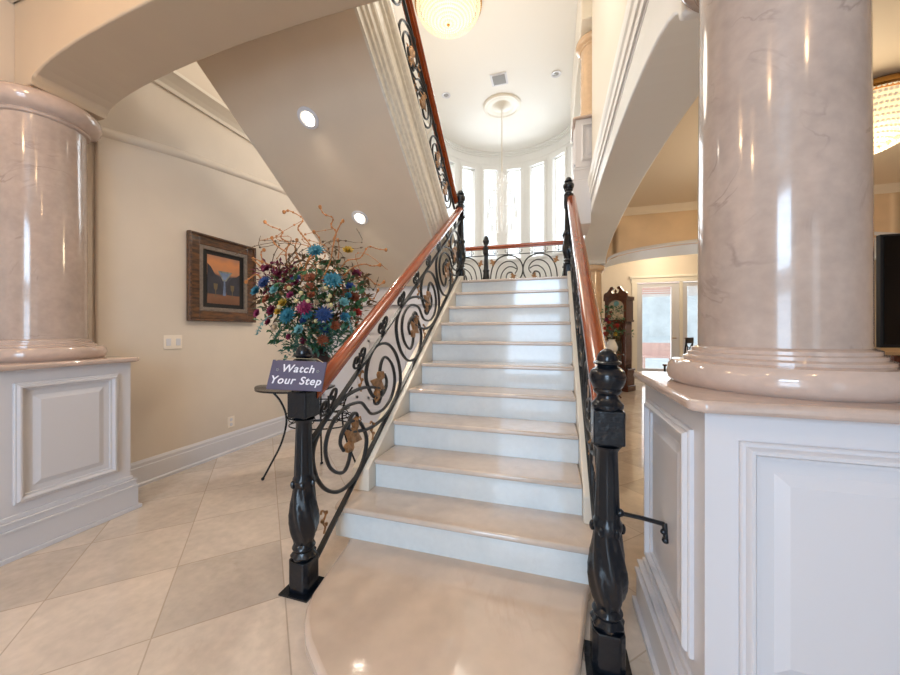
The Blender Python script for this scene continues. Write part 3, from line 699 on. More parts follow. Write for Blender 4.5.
# ================================================================== SIGN ON THE LEFT POST
cz = Vector((-1.15, 1.39, 0))
def Rp(u, v, d):
    c, s = math.cos(-.292), math.sin(-.292); a = (u-450)/346.27; tt = (331.1-v)/346.27
    return Vector(((c*a+s)*d, (-s*a+c)*d, 1.23+tt*d))
TLc, TRc, BLc = Rp(273.4, 359.6, 1.585), Rp(327.3, 362, 1.585), Rp(265.7, 389, 1.535)
ex = (TRc-TLc); W_ = ex.length; ex.normalize(); ey = (TLc-BLc); Hh = ey.length; ey.normalize(); ey = (ey-ex*ex.dot(ey)*.75).normalized(); en = ex.cross(ey).normalized()
sg = thing('hanging_sign', tuple(BLc), 'small purple board reading Watch Your Step, hung from the left stair post', 'sign')
def sf(a, b, d): return BLc+ex*a+ey*b+en*d
bd = MB()
pts = [(0, 0), (W_, 0), (W_, Hh), (0, Hh)]
bd.add([sf(a, b, 0) for a, b in pts]+[sf(a, b, -.009) for a, b in pts], [(0, 1, 2, 3), (7, 6, 5, 4), (0, 4, 5, 1), (1, 5, 6, 2), (2, 6, 7, 3), (3, 7, 4, 0)])
bd.build('board', 'sign', sg, smooth=False, bevel=.002)
stg = MB(); topn = Vector((-1.15, 1.39, 1.10))
stg.tube([sf(.015, Hh-.004, .002), sf(.05, Hh+.012, -.01), tuple(topn+Vector((-.02, -.045, .0)))], .0016, 5); stg.tube([sf(W_-.015, Hh-.004, .002), sf(W_-.05, Hh+.015, -.01), tuple(topn+Vector((.04, -.03, .0)))], .0016, 5)
stg.tube([tuple(topn+Vector((-.02, -.045, 0))), tuple(topn+Vector((.012, -.05, .003))), tuple(topn+Vector((.04, -.03, 0)))], .0016, 5)
stg.build('string', 'string', sg)
def text_mesh(txt, size, parent, cx, cy):
    cu = bpy.data.curves.new('lettering', 'FONT'); cu.body = txt; cu.size = size; cu.align_x = 'CENTER'; cu.shear = .18; cu.offset = size*.016; cu.extrude = .0006; cu.space_character = 1.12
    o = bpy.data.objects.new('tmp', cu); col.objects.link(o); dg = bpy.context.evaluated_depsgraph_get(); dg.update()
    me = bpy.data.meshes.new_from_object(o.evaluated_get(dg)); bpy.data.objects.remove(o)
    me.name = 'lettering'
    for v in me.vertices:
        p = sf(cx+v.co.x, cy+v.co.y, .0012+v.co.z)-Vector(WLOC[parent.name]); v.co = p
    me.materials.clear(); me.materials.append(M['letter']); ob = bpy.data.objects.new('lettering', me); col.objects.link(ob); ob.parent = parent; return ob
text_mesh('Watch', .050, sg, W_*.5, Hh*.60); text_mesh('Your Step', .050, sg, W_*.5, Hh*.20)
fl = MB()
for sx in (.13, .87):
    for k in range(5):
        a = 2*PI*k/5
        c = sf(W_*sx+.005*math.cos(a), Hh*.66+.005*math.sin(a), .001); fl.ball(tuple(c), .0028, 6, 4)
fl.build('flourish', 'grey', sg)

# ================================================================== ACCENT TABLE
TX, TY = -1.93, 2.52
tb = thing('accent_table', (TX, TY, 0), 'black wrought iron accent table with curved legs behind the left post', 'table')
tt = MB(); axd = Vector((math.cos(.29), math.sin(.29), 0)); ayd = Vector((-axd.y, axd.x, 0))
n = 40; vs = []; fs = []
for (k, dz) in ((1.0, .0), (1.0, .014), (.96, .014), (.0, .006)):
    for i in range(n):
        a = 2*PI*i/n; lft = max(0, abs(math.cos(a))-.85)*.10
        p = Vector((TX, TY, .735+dz+(lft if k > .5 else 0)))+axd*(.33*k*math.cos(a)-.20)+ayd*(.24*k*math.sin(a)); vs.append(tuple(p))
for j in range(3):
    for i in range(n): q = (i+1) % n; fs.append((j*n+i, j*n+q, (j+1)*n+q, (j+1)*n+i))
fs.append(tuple(range(n))[::-1]); tt.add(vs, fs); tt.build('tabletop', 'iron', tb)
for (sx, sy) in ((-1, -.5), (.72, .5), (-.15, 1.0)):
    pts = [(.36, .735), (.30, .66), (.255, .55), (.25, .44), (.29, .28), (.37, .11), (.42, .01)]
    mb = MB(); mb.tube([tuple(Vector((TX, TY, z))+axd*(sx*r)+ayd*(sy*r*.55)) for r, z in catmull(pts, 4)], .0085, 8)
    e_ = Vector((TX, TY, .012))+axd*(sx*.42)+ayd*(sy*.42*.55); mb.ball(tuple(e_), .014, 8, 5)
    mb.build('leg', 'iron', tb)
for z, r in ((.62, .22), (.57, .255), (.50, .262), (.43, .25)):
    mb = MB(); mb.tube([tuple(Vector((TX, TY, z))+axd*(r*math.cos(a))+ayd*(r*.62*math.sin(a))) for a in [2*PI*i/28 for i in range(29)]], .006, 6); mb.build('ring', 'iron', tb)
mb = MB()
for i in range(8):
    a = 2*PI*i/8; c0 = Vector((TX, TY, .50))+axd*(.258*math.cos(a))+ayd*(.16*math.sin(a))
    mb.tube([tuple(c0+axd*(.035*math.cos(b)*(1-b/14))+Vector((0, 0, .035*math.sin(b)*(1-b/14)))) for b in [k*.7 for k in range(13)]], .0045, 5)
mb.build('scrolled_apron', 'iron', tb)

# ================================================================== BOUQUETS
def flower_colors():
    D_ = {'teal': (.03, .19, .27), 'blue': (.02, .06, .20), 'aqua': (.16, .38, .40), 'burgundy': (.16, .012, .05), 'magenta': (.24, .02, .09), 'rust': (.26, .07, .03), 'ochre': (.45, .28, .03), 'pale': (.55, .50, .26), 'red': (.40, .03, .02), 'cream': (.75, .62, .45)}
    return {k: mat(k+'_petal', v, .6, var=.25, vscale=25) for k, v in D_.items()}
FC = flower_colors()
M['leafg'] = mat('green_leaf', (.04, .13, .05), .5, var=.4, vscale=14); M['leaft'] = mat('teal_leaf', (.035, .13, .10), .5, var=.35, vscale=14); M['leafb'] = mat('brown_leaf', (.12, .07, .03), .6, var=.3, vscale=14)
M['twig'] = mat('curly_willow_twig', (.42, .17, .05), .6, var=.3, vscale=20); M['stem'] = mat('green_stem', (.06, .10, .03), .6)
def petal(mb, c, d, up, L, W_):
    d = d.normalized(); s = d.cross(up); s = s.normalized() if s.length > 1e-5 else Vector((1, 0, 0)); nn = s.cross(d)
    c = Vector(c); vs = [c, c+d*L*.5+s*W_*.5+nn*L*.10, c+d*L+nn*L*.02, c+d*L*.5-s*W_*.5+nn*L*.10, c+d*L*.5+nn*L*.03]
    mb.add([tuple(v) for v in vs], [(0, 1, 4), (1, 2, 4), (2, 3, 4), (3, 0, 4)])
def blossom(parent, c, nrm_, r, m, kind='dahlia'):
    mb = MB(); nrm_ = Vector(nrm_).normalized(); u = nrm_.cross(Vector((0, 0, 1))); u = u.normalized() if u.length > .01 else Vector((1, 0, 0)); v = nrm_.cross(u)
    rings = ((.15, 14, 1), (.45, 14, .85), (.8, 12, .66), (1.1, 9, .45)) if kind == 'dahlia' else ((.5, 7, .8), (.9, 7, .7), (1.2, 5, .55), (1.4, 4, .4))
    for (el, k, ln) in rings:
        for i in range(k):
            a = 2*PI*i/k+el*3; d = (u*math.cos(a)+v*math.sin(a))*math.cos(el)+nrm_*math.sin(el)
            petal(mb, c, d, nrm_, r*ln, r*(.34 if kind == 'dahlia' else .75))
    mb.ball(tuple(Vector(c)+nrm_*r*.15), r*.2, 7, 5)
    return mb.build(kind+'_blossom', m, parent)
def leaf_cluster(parent, name, m, pts, L, k):
    mb = MB()
    for c in pts:
        for i in range(k):
            d = Vector((random.gauss(0, 1), random.gauss(0, 1), random.gauss(0, .8))); o = Vector(c)+d*.02
            petal(mb, o, d, Vector((random.random(), random.random(), 1)), L*random.uniform(.6, 1.2), L*.42)
    return mb.build(name, m, parent)
def drooping(parent, name, m, start, dirv, L, dens=26, lf=.03):
    mb = MB(); P = []; p = Vector(start); v = Vector(dirv).normalized()
    for i in range(10): P.append(tuple(p)); p = p+v*(L/10); v = (v+Vector((0, 0, -.22))).normalized()
    mb.tube(P, .003, 5)
    for i in range(dens):
        q = Vector(P[int(i/dens*9)+ (1 if i/dens*9 < 9 else 0)]); d = Vector((random.gauss(0, 1), random.gauss(0, 1), random.gauss(-.2, .6))); petal(mb, q, d, Vector((0, 0, 1)), lf*random.uniform(.7, 1.2), lf*.6)
    return mb.build(name, m, parent)
vs_ = thing('flower_vase', (TX, TY, .745), 'dark vase on the iron table holding the big bouquet', 'vase')
MB().lathe([(.07, 0), (.085, .02), (.075, .05), (.10, .12), (.115, .19), (.10, .26), (.065, .31), (.06, .34), (.08, .36), (.05, .355), (.04, .30)], (TX, TY, .742), 28).build('body', 'vase', vs_)
bq = thing('flower_bouquet', (TX, TY, 1.10), 'big bouquet of teal, blue and burgundy flowers with curly orange twigs', 'flowers')
FWD = Vector((-.288, .957, 0)); RGT = Vector((.957, .288, 0))
def bpt(u, v, dd=0):                                     # a point of the bouquet seen at (u, v), dd metres in front of the vase axis
    return Rp(u, v, 2.95-dd)
FL = [(316, 252, .20, .062, 'teal', 'dahlia'), (333, 281, .24, .068, 'teal', 'dahlia'), (258, 292, .15, .06, 'teal', 'rose'), (265, 283, .18, .055, 'blue', 'dahlia'), (324, 315, .25, .062, 'blue', 'dahlia'), (305, 308, .22, .06, 'magenta', 'dahlia'), (259, 314, .14, .048, 'magenta', 'rose'), (288, 316, .22, .065, 'teal', 'dahlia'), (276, 291, .2, .055, 'aqua', 'rose'), (268, 270, .10, .055, 'burgundy', 'rose'), (280, 275, .12, .06, 'burgundy', 'rose'), (273, 311, .18, .055, 'burgundy', 'rose'), (291, 296, .22, .04, 'magenta', 'rose'), (284, 304, .22, .05, 'ochre', 'rose'), (348, 252, .10, .055, 'ochre', 'rose'), (335, 326, .2, .05, 'rust', 'rose'), (357, 313, .12, .045, 'red', 'rose'), (354, 298, .1, .055, 'rust', 'rose'), (356, 275, .08, .055, 'burgundy', 'rose'), (344, 303, .2, .05, 'aqua', 'rose'), (296, 284, .15, .045, 'burgundy', 'rose'), (350, 288, .14, .05, 'blue', 'rose'), (300, 330, .2, .05, 'aqua', 'rose'), (312, 296, .22, .04, 'rust', 'rose'), (270, 322, .12, .045, 'burgundy', 'rose'), (321, 268, .15, .04, 'cream', 'rose'), (345, 318, .2, .05, 'teal', 'rose')]
random.seed(11)
ctr = bpt(318, 345)
for (u, v, dd, r, c, k) in FL:
    p = bpt(u, v, dd); nn = (p-ctr).normalized()*.7-FWD*.7
    blossom(bq, p, nn, r*1.3, FC[c], k)
for i in range(26):
    a = random.uniform(0, 2*PI); q_ = math.sqrt(random.random()); u, v = 312+46*q_*math.cos(a), 303+40*q_*math.sin(a)
    p = bpt(u, v, random.uniform(.08, .24)); blossom(bq, p, (p-ctr).normalized()*.7-FWD*.7, random.uniform(.04, .06), FC[random.choice(['teal', 'blue', 'aqua', 'burgundy', 'burgundy', 'magenta', 'rust', 'rust', 'ochre', 'cream'])], random.choice(['rose', 'dahlia']))
for (u, v) in ((289, 288), (301, 293), (308, 301), (328, 300), (330, 296), (279, 307), (316, 321), (296, 301), (331, 305), (326, 288)):
    mb = MB(); mb.ball(tuple(bpt(u, v, .27)), .017, 8, 6); mb.build('berry', FC['pale'], bq)
def rnd_blob(n, u0, u1, v0, v1, d0, d1):
    out = []
    while len(out) < n:
        a, b = random.uniform(-1, 1), random.uniform(-1, 1)
        if a*a+b*b > 1: continue
        out.append(tuple(bpt((u0+u1)/2+a*(u1-u0)/2, (v0+v1)/2+b*(v1-v0)/2, random.uniform(d0, d1))))
    return out
leaf_cluster(bq, 'foliage', 'leafg', rnd_blob(190, 262, 362, 262, 352, -.2, .2), .085, 5)
leaf_cluster(bq, 'foliage', 'leafb', rnd_blob(150, 260, 368, 255, 335, -.25, .18), .07, 5)
leaf_cluster(bq, 'foliage', 'leaft', rnd_blob(80, 282, 348, 320, 360, -.05, .24), .065, 5)
leaf_cluster(bq, 'burgundy_foliage', FC['burgundy'], rnd_blob(30, 258, 295, 262, 290, -.05, .2), .06, 5)
leaf_cluster(bq, 'burgundy_foliage', FC['rust'], rnd_blob(30, 340, 368, 270, 330, -.1, .15), .055, 4)
for (u, v, s, L, m, lf) in ((272, 315, -.5, .22, FC['aqua'], .028), (285, 325, -.3, .2, M['leaft'], .032), (345, 315, .4, .2, FC['aqua'], .028), (330, 325, .2, .16, M['leaft'], .03), (310, 330, 0, .14, M['leafg'], .032), (300, 328, -.1, .16, M['leaft'], .032)):
    drooping(bq, 'trailing_sprig', m, bpt(u, v, .2), RGT*s-FWD*.3+Vector((0, 0, -.3)), L, 40, lf)
st_ = MB()
for i in range(22):
    a = random.uniform(0, 2*PI); e_ = bpt(318+36*math.cos(a), 310+32*math.sin(a), random.uniform(-.1, .15)); st_.tube([(TX, TY, 1.03), tuple((Vector((TX, TY, 1.12))+e_)/2+Vector((0, 0, -.02))), tuple(e_)], .004, 5)
st_.build('stem', 'stem', bq, kind='stuff')
TW = [[(318, 290), (305, 270), (312, 250), (303, 236), (298, 228), (303, 219), (290, 211), (284, 212)], [(322, 280), (330, 262), (333, 246), (336, 232), (331, 226), (333, 218), (324, 214), (320, 207)], [(333, 240), (340, 225), (343, 221)], [(298, 290), (288, 268), (286, 252), (289, 243), (281, 238), (282, 231), (270, 226), (265, 222)], [(286, 252), (276, 245), (272, 238)], [(290, 285), (275, 268), (264, 262), (261, 253), (264, 250)], [(335, 285), (345, 262), (360, 258), (368, 247), (378, 249), (386, 250)], [(340, 280), (352, 268), (364, 264), (372, 266), (380, 265)], [(345, 285), (360, 277), (368, 278), (377, 285), (384, 282)], [(350, 300), (362, 292), (372, 300), (378, 290)], [(262, 268), (252, 258), (262, 262)], [(300, 285), (308, 262), (316, 254), (320, 240), (314, 232)], [(325, 285), (336, 268), (339, 250), (338, 240)], [(268, 290), (258, 275), (250, 278), (246, 282)], [(310, 290), (300, 262), (295, 250), (297, 240)]]
for k, pts in enumerate(TW):
    z = random.uniform(-.12, .15); P = [tuple(bpt(u, v, z+random.uniform(-.02, .02))) for u, v in pts]; P = catmull(P, 4)
    mb = MB(); mb.tube(P, [max(.004, .007*(1-i/len(P)*.5)) for i in range(len(P))], 5)
    for i in range(3, len(P), 2):
        mb.ball(P[i], random.uniform(.007, .012), 5, 4)
    mb.ball(P[-1], .015, 6, 4, (1, 1, 1.2)); mb.build('twig', 'twig', bq)
random.seed(21)
for k in range(16):                                        # finer side twigs, dark and curly
    a0 = random.uniform(.2, 2.55); u0, v0 = 312+20*math.cos(a0), 290-10*math.sin(a0); L_ = random.uniform(38, 72); pts = []
    for i in range(8):
        t_ = i/7; aa = a0+.35*math.sin(i*1.5+k); pts.append((u0+L_*t_*math.cos(aa), v0-L_*.85*t_*math.sin(aa)))
    z = random.uniform(-.15, .12); P = catmull([tuple(bpt(u, v, z)) for u, v in pts], 3); mb = MB(); mb.tube(P, [max(.0025, .0045*(1-i/len(P)*.5)) for i in range(len(P))], 5)
    for i in range(6, len(P), 2): mb.ball(P[i], random.uniform(.005, .011), 5, 4)
    mb.build('twig', 'leafb' if k % 3 else 'twig', bq)
# bouquet beside the clock
PX, PY = 1.0, 6.85
ps = thing('plant_stand', (PX, PY, 0), 'small round dark stand beside the far column, under the small bouquet', 'table')
MB().lathe([(.16, .80), (.20, .805), (.20, .825), (.16, .83)], (PX, PY, 0), 24).build('tabletop', 'darkwood', ps)
MB().lathe([(.03, .05), (.025, .2), (.05, .4), (.025, .6), (.04, .8)], (PX, PY, 0), 16).build('pole', 'darkwood', ps)
for i in range(3):
    a = 2*PI*i/3+.4; mb = MB(); mb.tube([(PX, PY, .12), (PX+.1*math.cos(a), PY+.1*math.sin(a), .10), (PX+.18*math.cos(a), PY+.18*math.sin(a), .015)], .015, 8); mb.build('leg', 'darkwood', ps)
v2 = thing('flower_vase', (PX, PY, .83), 'pale vase by the clock holding red and cream flowers', 'vase')
MB().lathe([(.06, 0), (.09, .05), (.10, .12), (.07, .2), (.05, .23), (.065, .25), (.04, .245)], (PX, PY, .83), 24).build('body', 'whitevase', v2)
b2_ = thing('flower_bouquet', (PX, PY, 1.08), 'small red and cream bouquet beside the grandfather clock', 'flowers')
random.seed(5)
for i in range(22):
    a = random.uniform(0, 2*PI); rr = random.uniform(.02, .19); z = 1.16+random.random()*.52*(1-rr/.4)
    p = Vector((PX+rr*math.cos(a), PY+rr*math.sin(a)-.05, z)); blossom(b2_, p, (p-Vector((PX, PY+.2, 1.25))), random.uniform(.045, .065), FC[random.choice(['red', 'rust', 'cream', 'red', 'ochre', 'burgundy'])], 'rose')
leaf_cluster(b2_, 'foliage', 'leafg', [(PX+random.gauss(0, .11), PY+random.gauss(0, .1), 1.1+random.random()*.55) for i in range(70)], .07, 4)

# ================================================================== PICTURE, PLATES
XW = XL+.03
pc = thing('framed_picture', (XW, 2.65, 1.32), 'framed sunset painting of a martini glass, hanging on the left wall', 'picture')
y0, y1, z0, z1 = 2.29, 3.01, 1.322, 2.135
def ring(mb, a, b, d0, d1):
    mb.box(XW+d0, XW+d1, y0+a, y0+b, z0+a, z1-a); mb.box(XW+d0, XW+d1, y1-b, y1-a, z0+a, z1-a); mb.box(XW+d0, XW+d1, y0+b, y1-b, z0+a, z0+b); mb.box(XW+d0, XW+d1, y0+b, y1-b, z1-b, z1-a)
mb = MB(); ring(mb, 0, .022, .004, .05); ring(mb, .022, .10, .004, .038); mb.build('frame', 'frame', pc, smooth=False, bevel=.006)
mb = MB(); ring(mb, .10, .135, .004, .034); mb.build('liner', 'framegrey', pc, smooth=False, bevel=.003)
MB().box(XW+.004, XW+.016, y0+.135, y1-.135, z0+.135, z1-.135).build('mat_board', 'black', pc, smooth=False)
def art_mat():
    m, t, b = newmat('sunset_painting_ground'); N = t.nodes; L = t.links
    tc = N.new('ShaderNodeTexCoord'); sp = N.new('ShaderNodeSeparateXYZ'); L.new(tc.outputs['Object'], sp.inputs[0])
    n = N.new('ShaderNodeTexNoise'); n.inputs['Scale'].default_value = 7; L.new(tc.outputs['Object'], n.inputs['Vector'])
    a = N.new('ShaderNodeMath'); a.operation = 'MULTIPLY_ADD'; a.inputs[1].default_value = .18; L.new(n.outputs[0], a.inputs[0]); L.new(sp.outputs[2], a.inputs[2])
    mr = N.new('ShaderNodeMapRange'); mr.inputs['From Min'].default_value = .26; mr.inputs['From Max'].default_value = .76; L.new(a.outputs[0], mr.inputs['Value'])
    r = N.new('ShaderNodeValToRGB'); e = r.color_ramp.elements; e[0].color = (.16, .07, .035, 1); e[0].position = 0; e[1].color = (.30, .16, .12, 1); e[1].position = 1
    for p, c in ((.16, (.20, .09, .05, 1)), (.24, (.03, .035, .05, 1)), (.55, (.05, .05, .07, 1)), (.64, (.45, .20, .10, 1)), (.80, (.60, .24, .09, 1))):
        x = e.new(p); x.color = c
    L.new(mr.outputs[0], r.inputs[0]); L.new(r.outputs[0], b.inputs['Base Color']); b.inputs['Roughness'].default_value = .35; return m
M['art'] = art_mat(); M['artdark'] = mat('painted_dark_hills', (.03, .03, .04), .4, var=.3, vscale=12); M['artlight'] = mat('painted_pale_glass', (.20, .21, .18), .4, var=.4, vscale=20); M['artblue'] = mat('painted_blue_water', (.14, .19, .30), .4, var=.3, vscale=20); M['artgold'] = mat('painted_gold_glass', (.14, .10, .05), .4)
ay0, ay1, az0, az1 = y0+.185, y1-.185, z0+.175, z1-.175
cv_ = MB().box(XW+.016, XW+.019, ay0, ay1, az0, az1).build('canvas', 'art', pc, smooth=False)
def poly(mb, pts, idx, d):
    mb.cur = idx; mb.prism([(ay0+a*(ay1-ay0), az0+b*(az1-az0)) for a, b in pts], 'x', XW+.019, XW+.0193+d)
am = MB()
poly(am, [(0, .2), (0, .82), (.1, .76), (.22, .62), (.34, .55), (.42, .38), (.44, .2)], 0, .0003); poly(am, [(1, .2), (1, .68), (.9, .62), (.78, .6), (.66, .5), (.6, .38), (.58, .2)], 0, .0003)
poly(am, [(.30, .70), (.46, .49), (.56, .49), (.76, .70)], 1, .0008); poly(am, [(.36, .67), (.48, .52), (.54, .52), (.68, .66)], 2, .0012); poly(am, [(.49, .5), (.53, .5), (.55, .18), (.46, .18)], 2, .0016)
for cx in (.24, .76): poly(am, [(cx-.06, .42), (cx-.05, .32), (cx-.01, .27), (cx-.01, .16), (cx-.05, .14), (cx+.05, .14), (cx+.01, .16), (cx+.01, .27), (cx+.05, .32), (cx+.06, .42)], 3, .0014)
am.build('painted_glasses', ['artdark', 'artlight', 'artblue', 'artgold'], pc, smooth=False)
sw = thing('light_switch', (XW, 2.18, 1.13), 'ivory double rocker light switch plate below and left of the painting', 'switch')
MB().box(XW, XW+.006, 2.105, 2.255, 1.075, 1.195).build('plate', 'plate', sw, bevel=.003)
for y in (2.14, 2.22): MB().box(XW+.006, XW+.011, y-.018, y+.018, 1.105, 1.165).build('rocker', 'white', sw, bevel=.002)
ou = thing('wall_outlet', (XW, 2.74, .30), 'ivory electrical outlet plate low on the left wall', 'outlet')
MB().box(XW, XW+.006, 2.70, 2.78, .25, .36).build('plate', 'plate', ou, bevel=.003)
for z in (.28, .33): MB().lathe([(.016, 0), (.015, .003)], (0, 0, 0), 12).build('socket', 'white', ou)
for c_ in ou.children:
    if c_.name.startswith('socket'):
        c_.rotation_euler = (0, PI/2, 0); c_.data.transform(Matrix.Translation(Vector(WLOC[ou.name]))); c_.location = (.006, 0, (-.022 if c_.name.endswith('001') else .028))

# ================================================================== CEILING FITTINGS
md_ = thing('ceiling_medallion', (-1.17, 8.11, 6.5), 'round white plaster medallion on the high ceiling above the hanging chandelier', 'medallion')
MB().lathe([(.44, 0), (.44, -.02), (.40, -.035), (.36, -.02), (.34, -.02), (.30, -.03), (.26, -.015), (.2, -.02), (.16, -.05), (.10, -.06), (.05, -.09)], (-1.17, 8.11, 6.5), 48).build('plaster_ring', 'cream', md_)
ch = thing('hanging_chandelier', (-1.17, 8.11, 6.41), 'tall crystal chandelier hanging on a long rod before the bay windows', 'chandelier')
MB().tube([(-1.17, 8.11, 6.42), (-1.17, 8.11, 4.9)], .012, 8).build('rod', 'cream', ch)
MB().lathe([(.02, 4.95), (.06, 4.9), (.03, 4.8), (.05, 4.6), (.02, 4.4), (.04, 4.2), (.02, 3.6)], (-1.17, 8.11, 0), 12).build('frame', 'clearcrystal', ch)
random.seed(3)
for (r, z, k) in ((.10, 4.85, 10), (.20, 4.62, 16), (.30, 4.35, 22), (.34, 4.05, 24), (.24, 3.75, 18), (.12, 3.5, 10)):
    mb = MB(); mb.tube([(-1.17+r*math.cos(a), 8.11+r*math.sin(a), z) for a in [2*PI*i/24 for i in range(25)]], .007, 5)
    for i in range(k):
        a = 2*PI*i/k
        for j in range(4): mb.ball((-1.17+r*math.cos(a), 8.11+r*math.sin(a), z-.03-.045*j), .013, 5, 4, (1, 1, 1.4))
    mb.build('crystal_tier', 'clearcrystal', ch)
def dome_fixture(x, y, z, r, dep, label, drop=.0):
    t = thing('ceiling_light', (x, y, z), label, 'ceiling light', 'crystal dome ceiling lights')
    MB().lathe([(r*.95, 0), (r*1.0, -.01), (r*1.03, -.03), (r*1.03, -.07), (r*.99, -.085), (r*.93, -.06), (r*.92, -.02)], (x, y, z), 48).build('rim', 'gold', t)
    mb = MB(); nr = 13
    for j in range(nr+1):
        ph = (j/nr)*PI/2*.98; rr = r*.97*math.cos(ph); zz = z-.08-(dep-.08)*math.sin(ph); k = max(3, int(2*PI*rr/.034))
        for i in range(k):
            a = 2*PI*(i+.5*(j % 2))/k; mb.ball((x+rr*math.cos(a), y+rr*math.sin(a), zz), .016, 5, 4)
    mb.build('crystal_bead', 'crystal', t, kind='stuff')
    pr = [(r*.86*math.cos(k/10*PI/2), -.08-(dep-.14)*math.sin(k/10*PI/2)) for k in range(11)]; pr[-1] = (.004, pr[-1][1])
    MB().lathe(pr, (x, y, z), 32).build('diffuser', 'dome', t)
    mb = MB(); mb.ball((x, y, z-dep-.01), .025, 8, 6); mb.build('finial', 'gold', t)
    return t
dome_fixture(-1.62, 5.3, 6.5, .52, .36, 'crystal dome light on the high stairwell ceiling at the top of the picture')
dome_fixture(2.99, 4.66, 3.55, .55, .50, 'large glowing crystal dome light partly behind the right marble column')
vt = thing('ceiling_vent', (-1.1, 7.23, 6.5), 'square grey air vent in the high white ceiling', 'vent')
mb = MB(); mb.box(-1.27, -.93, 7.06, 7.40, 6.485, 6.499); mb.build('frame', 'white', vt, smooth=False)
mb = MB()
for k in range(9): mb.box(-1.23, -.97, 7.10+k*.03, 7.118+k*.03, 6.474, 6.485)
mb.build('louvre', 'grey', vt, smooth=False)
for (x, y, lb_) in ((-2.31, 7.38, 'small unlit downlight in the high ceiling, left of the vent'), (.04, 7.42, 'small unlit downlight in the high ceiling, right of the vent')):
    t = thing('ceiling_downlight', (x, y, 6.5), lb_, 'light', 'unlit downlights in the high ceiling')
    MB().lathe([(.075, 0), (.10, -.004), (.10, -.012), (.07, -.012), (.055, -.004)], (x, y, 6.5), 24).build('trim_ring', 'white', t)
    MB().lathe([(.055, -.004), (.03, -.01), (.004, -.012)], (x, y, 6.5), 16).build('lens', 'grey', t)

# ================================================================== CLOCK, CHAIRS, TV
ck = thing('grandfather_clock', (0, 0, 0), 'tall dark mahogany grandfather clock with scrolled top by the far column', 'clock')
def cbx(name, x0, x1, y0, y1, z0, z1, m='darkwood', bev=.006): return MB().box(x0, x1, y0, y1, z0, z1).build(name, m, ck, smooth=False, bevel=bev)
mb = MB(); mb.box(-.27, .27, -.17, .17, 0, .12); mb.box(-.25, .25, -.16, .16, .12, .42); mb.box(-.265, .265, -.165, .165, .42, .46); mb.build('plinth', 'darkwood', ck, smooth=False, bevel=.008)
mb = MB(); mb.box(-.20, -.17, -.13, .14, .46, 1.42); mb.box(.17, .20, -.13, .14, .46, 1.42); mb.box(-.2, .2, .11, .14, .46, 1.42); mb.box(-.2, .2, -.13, .14, .46, .55); mb.box(-.2, .2, -.13, .14, 1.36, 1.42); mb.build('trunk', 'darkwood', ck, smooth=False, bevel=.004)
mb = MB()
for sx in (-1, 1): mb.lathe([(.024, 0), (.018, .05), (.018, .8), (.024, .86)], (sx*.185, -.14, .5), 12)
mb.build('pilaster', 'darkwood', ck)
dr = MB(); dr.box(-.165, -.13, -.145, -.13, .56, 1.35); dr.box(.13, .165, -.145, -.13, .56, 1.35); dr.box(-.165, .165, -.145, -.13, .56, .60); dr.box(-.165, .165, -.145, -.13, 1.31, 1.35); dro = dr.build('trunk_door', 'darkwood', ck, smooth=False)
MB().box(-.13, .13, -.14, -.136, .60, 1.31).build('pane', 'clockglass', dro)
mb = MB(); mb.tube([(0, -.04, 1.36), (0, -.04, .78)], .006, 6); mb.build('pendulum_rod', 'gold', ck)
mb = MB(); mb.ball((0, -.04, .75), .065, 20, 8, (1, .25, 1)); mb.build('pendulum', 'gold', ck)
for x in (-.08, 0, .08):
    mb = MB(); mb.lathe([(.018, 0), (.018, .2)], (x, .03, .95), 12); mb.build('weight', 'gold', ck)
mb = MB(); mb.box(-.24, .24, -.165, .16, 1.42, 1.46); mb.box(-.225, -.17, -.15, .15, 1.46, 1.86); mb.box(.17, .225, -.15, .15, 1.46, 1.86); mb.box(-.225, .225, .10, .15, 1.46, 1.9)
arc = arcpts(-.17, .17, 1.74, .13, 14)
for i in range(14): mb.prism([arc[i], arc[i+1], (arc[i+1][0], 1.94), (arc[i][0], 1.94)], 'y', -.15, .10)
mb.box(-.245, -.165, -.17, .16, 1.86, 1.94); mb.box(.165, .245, -.17, .16, 1.86, 1.94); mb.build('hood', 'darkwood', ck, smooth=False, bevel=.003)
dl = MB(); dl.prism([(-.17, 1.47)]+arc+[(.17, 1.47)], 'y', -.10, -.09); dlo = dl.build('dial', mat('silvered_dial', (.62, .56, .42), .35, .3, var=.12, vscale=12), ck, smooth=False)
mb = MB()
for k in range(12):
    mb = MB(); a = 2*PI*k/12; mb.box(.12*math.sin(a)-.006, .12*math.sin(a)+.006, -.104, -.10, 1.60+.12*math.cos(a)-.014, 1.60+.12*math.cos(a)+.014); mb.build('hour_mark', 'black', dlo)
mb = MB(); mb.tube([(0, -.107, 1.60), (.05, -.107, 1.66)], .004, 5); mb.build('hand', 'black', dlo); mb = MB(); mb.tube([(0, -.107, 1.60), (-.02, -.107, 1.70)], .003, 5); mb.build('hand', 'black', dlo)
mb = MB(); mb.lathe([(.055, 0), (.05, .006)], (0, 0, 0), 20); mb.v = [(x, -.102-z, 1.80+y) for x, y, z in mb.v]; mb.build('moon_dial', FC['aqua'], dlo)
mb = MB()
for sgn in (-1, 1):
    out = [(.245, 1.94), (.245, 2.0), (.22, 2.03), (.17, 2.05), (.13, 2.10), (.10, 2.15), (.06, 2.155), (.035, 2.125), (.05, 2.095), (.075, 2.09), (.085, 2.06), (.06, 2.015), (.0, 2.0), (0, 1.94)]
    mb.prism([(sgn*a, b) for a, b in out], 'y', -.16, -.11)
mb.build('swan_neck_pediment', 'darkwood', ck, smooth=False, bevel=.004)
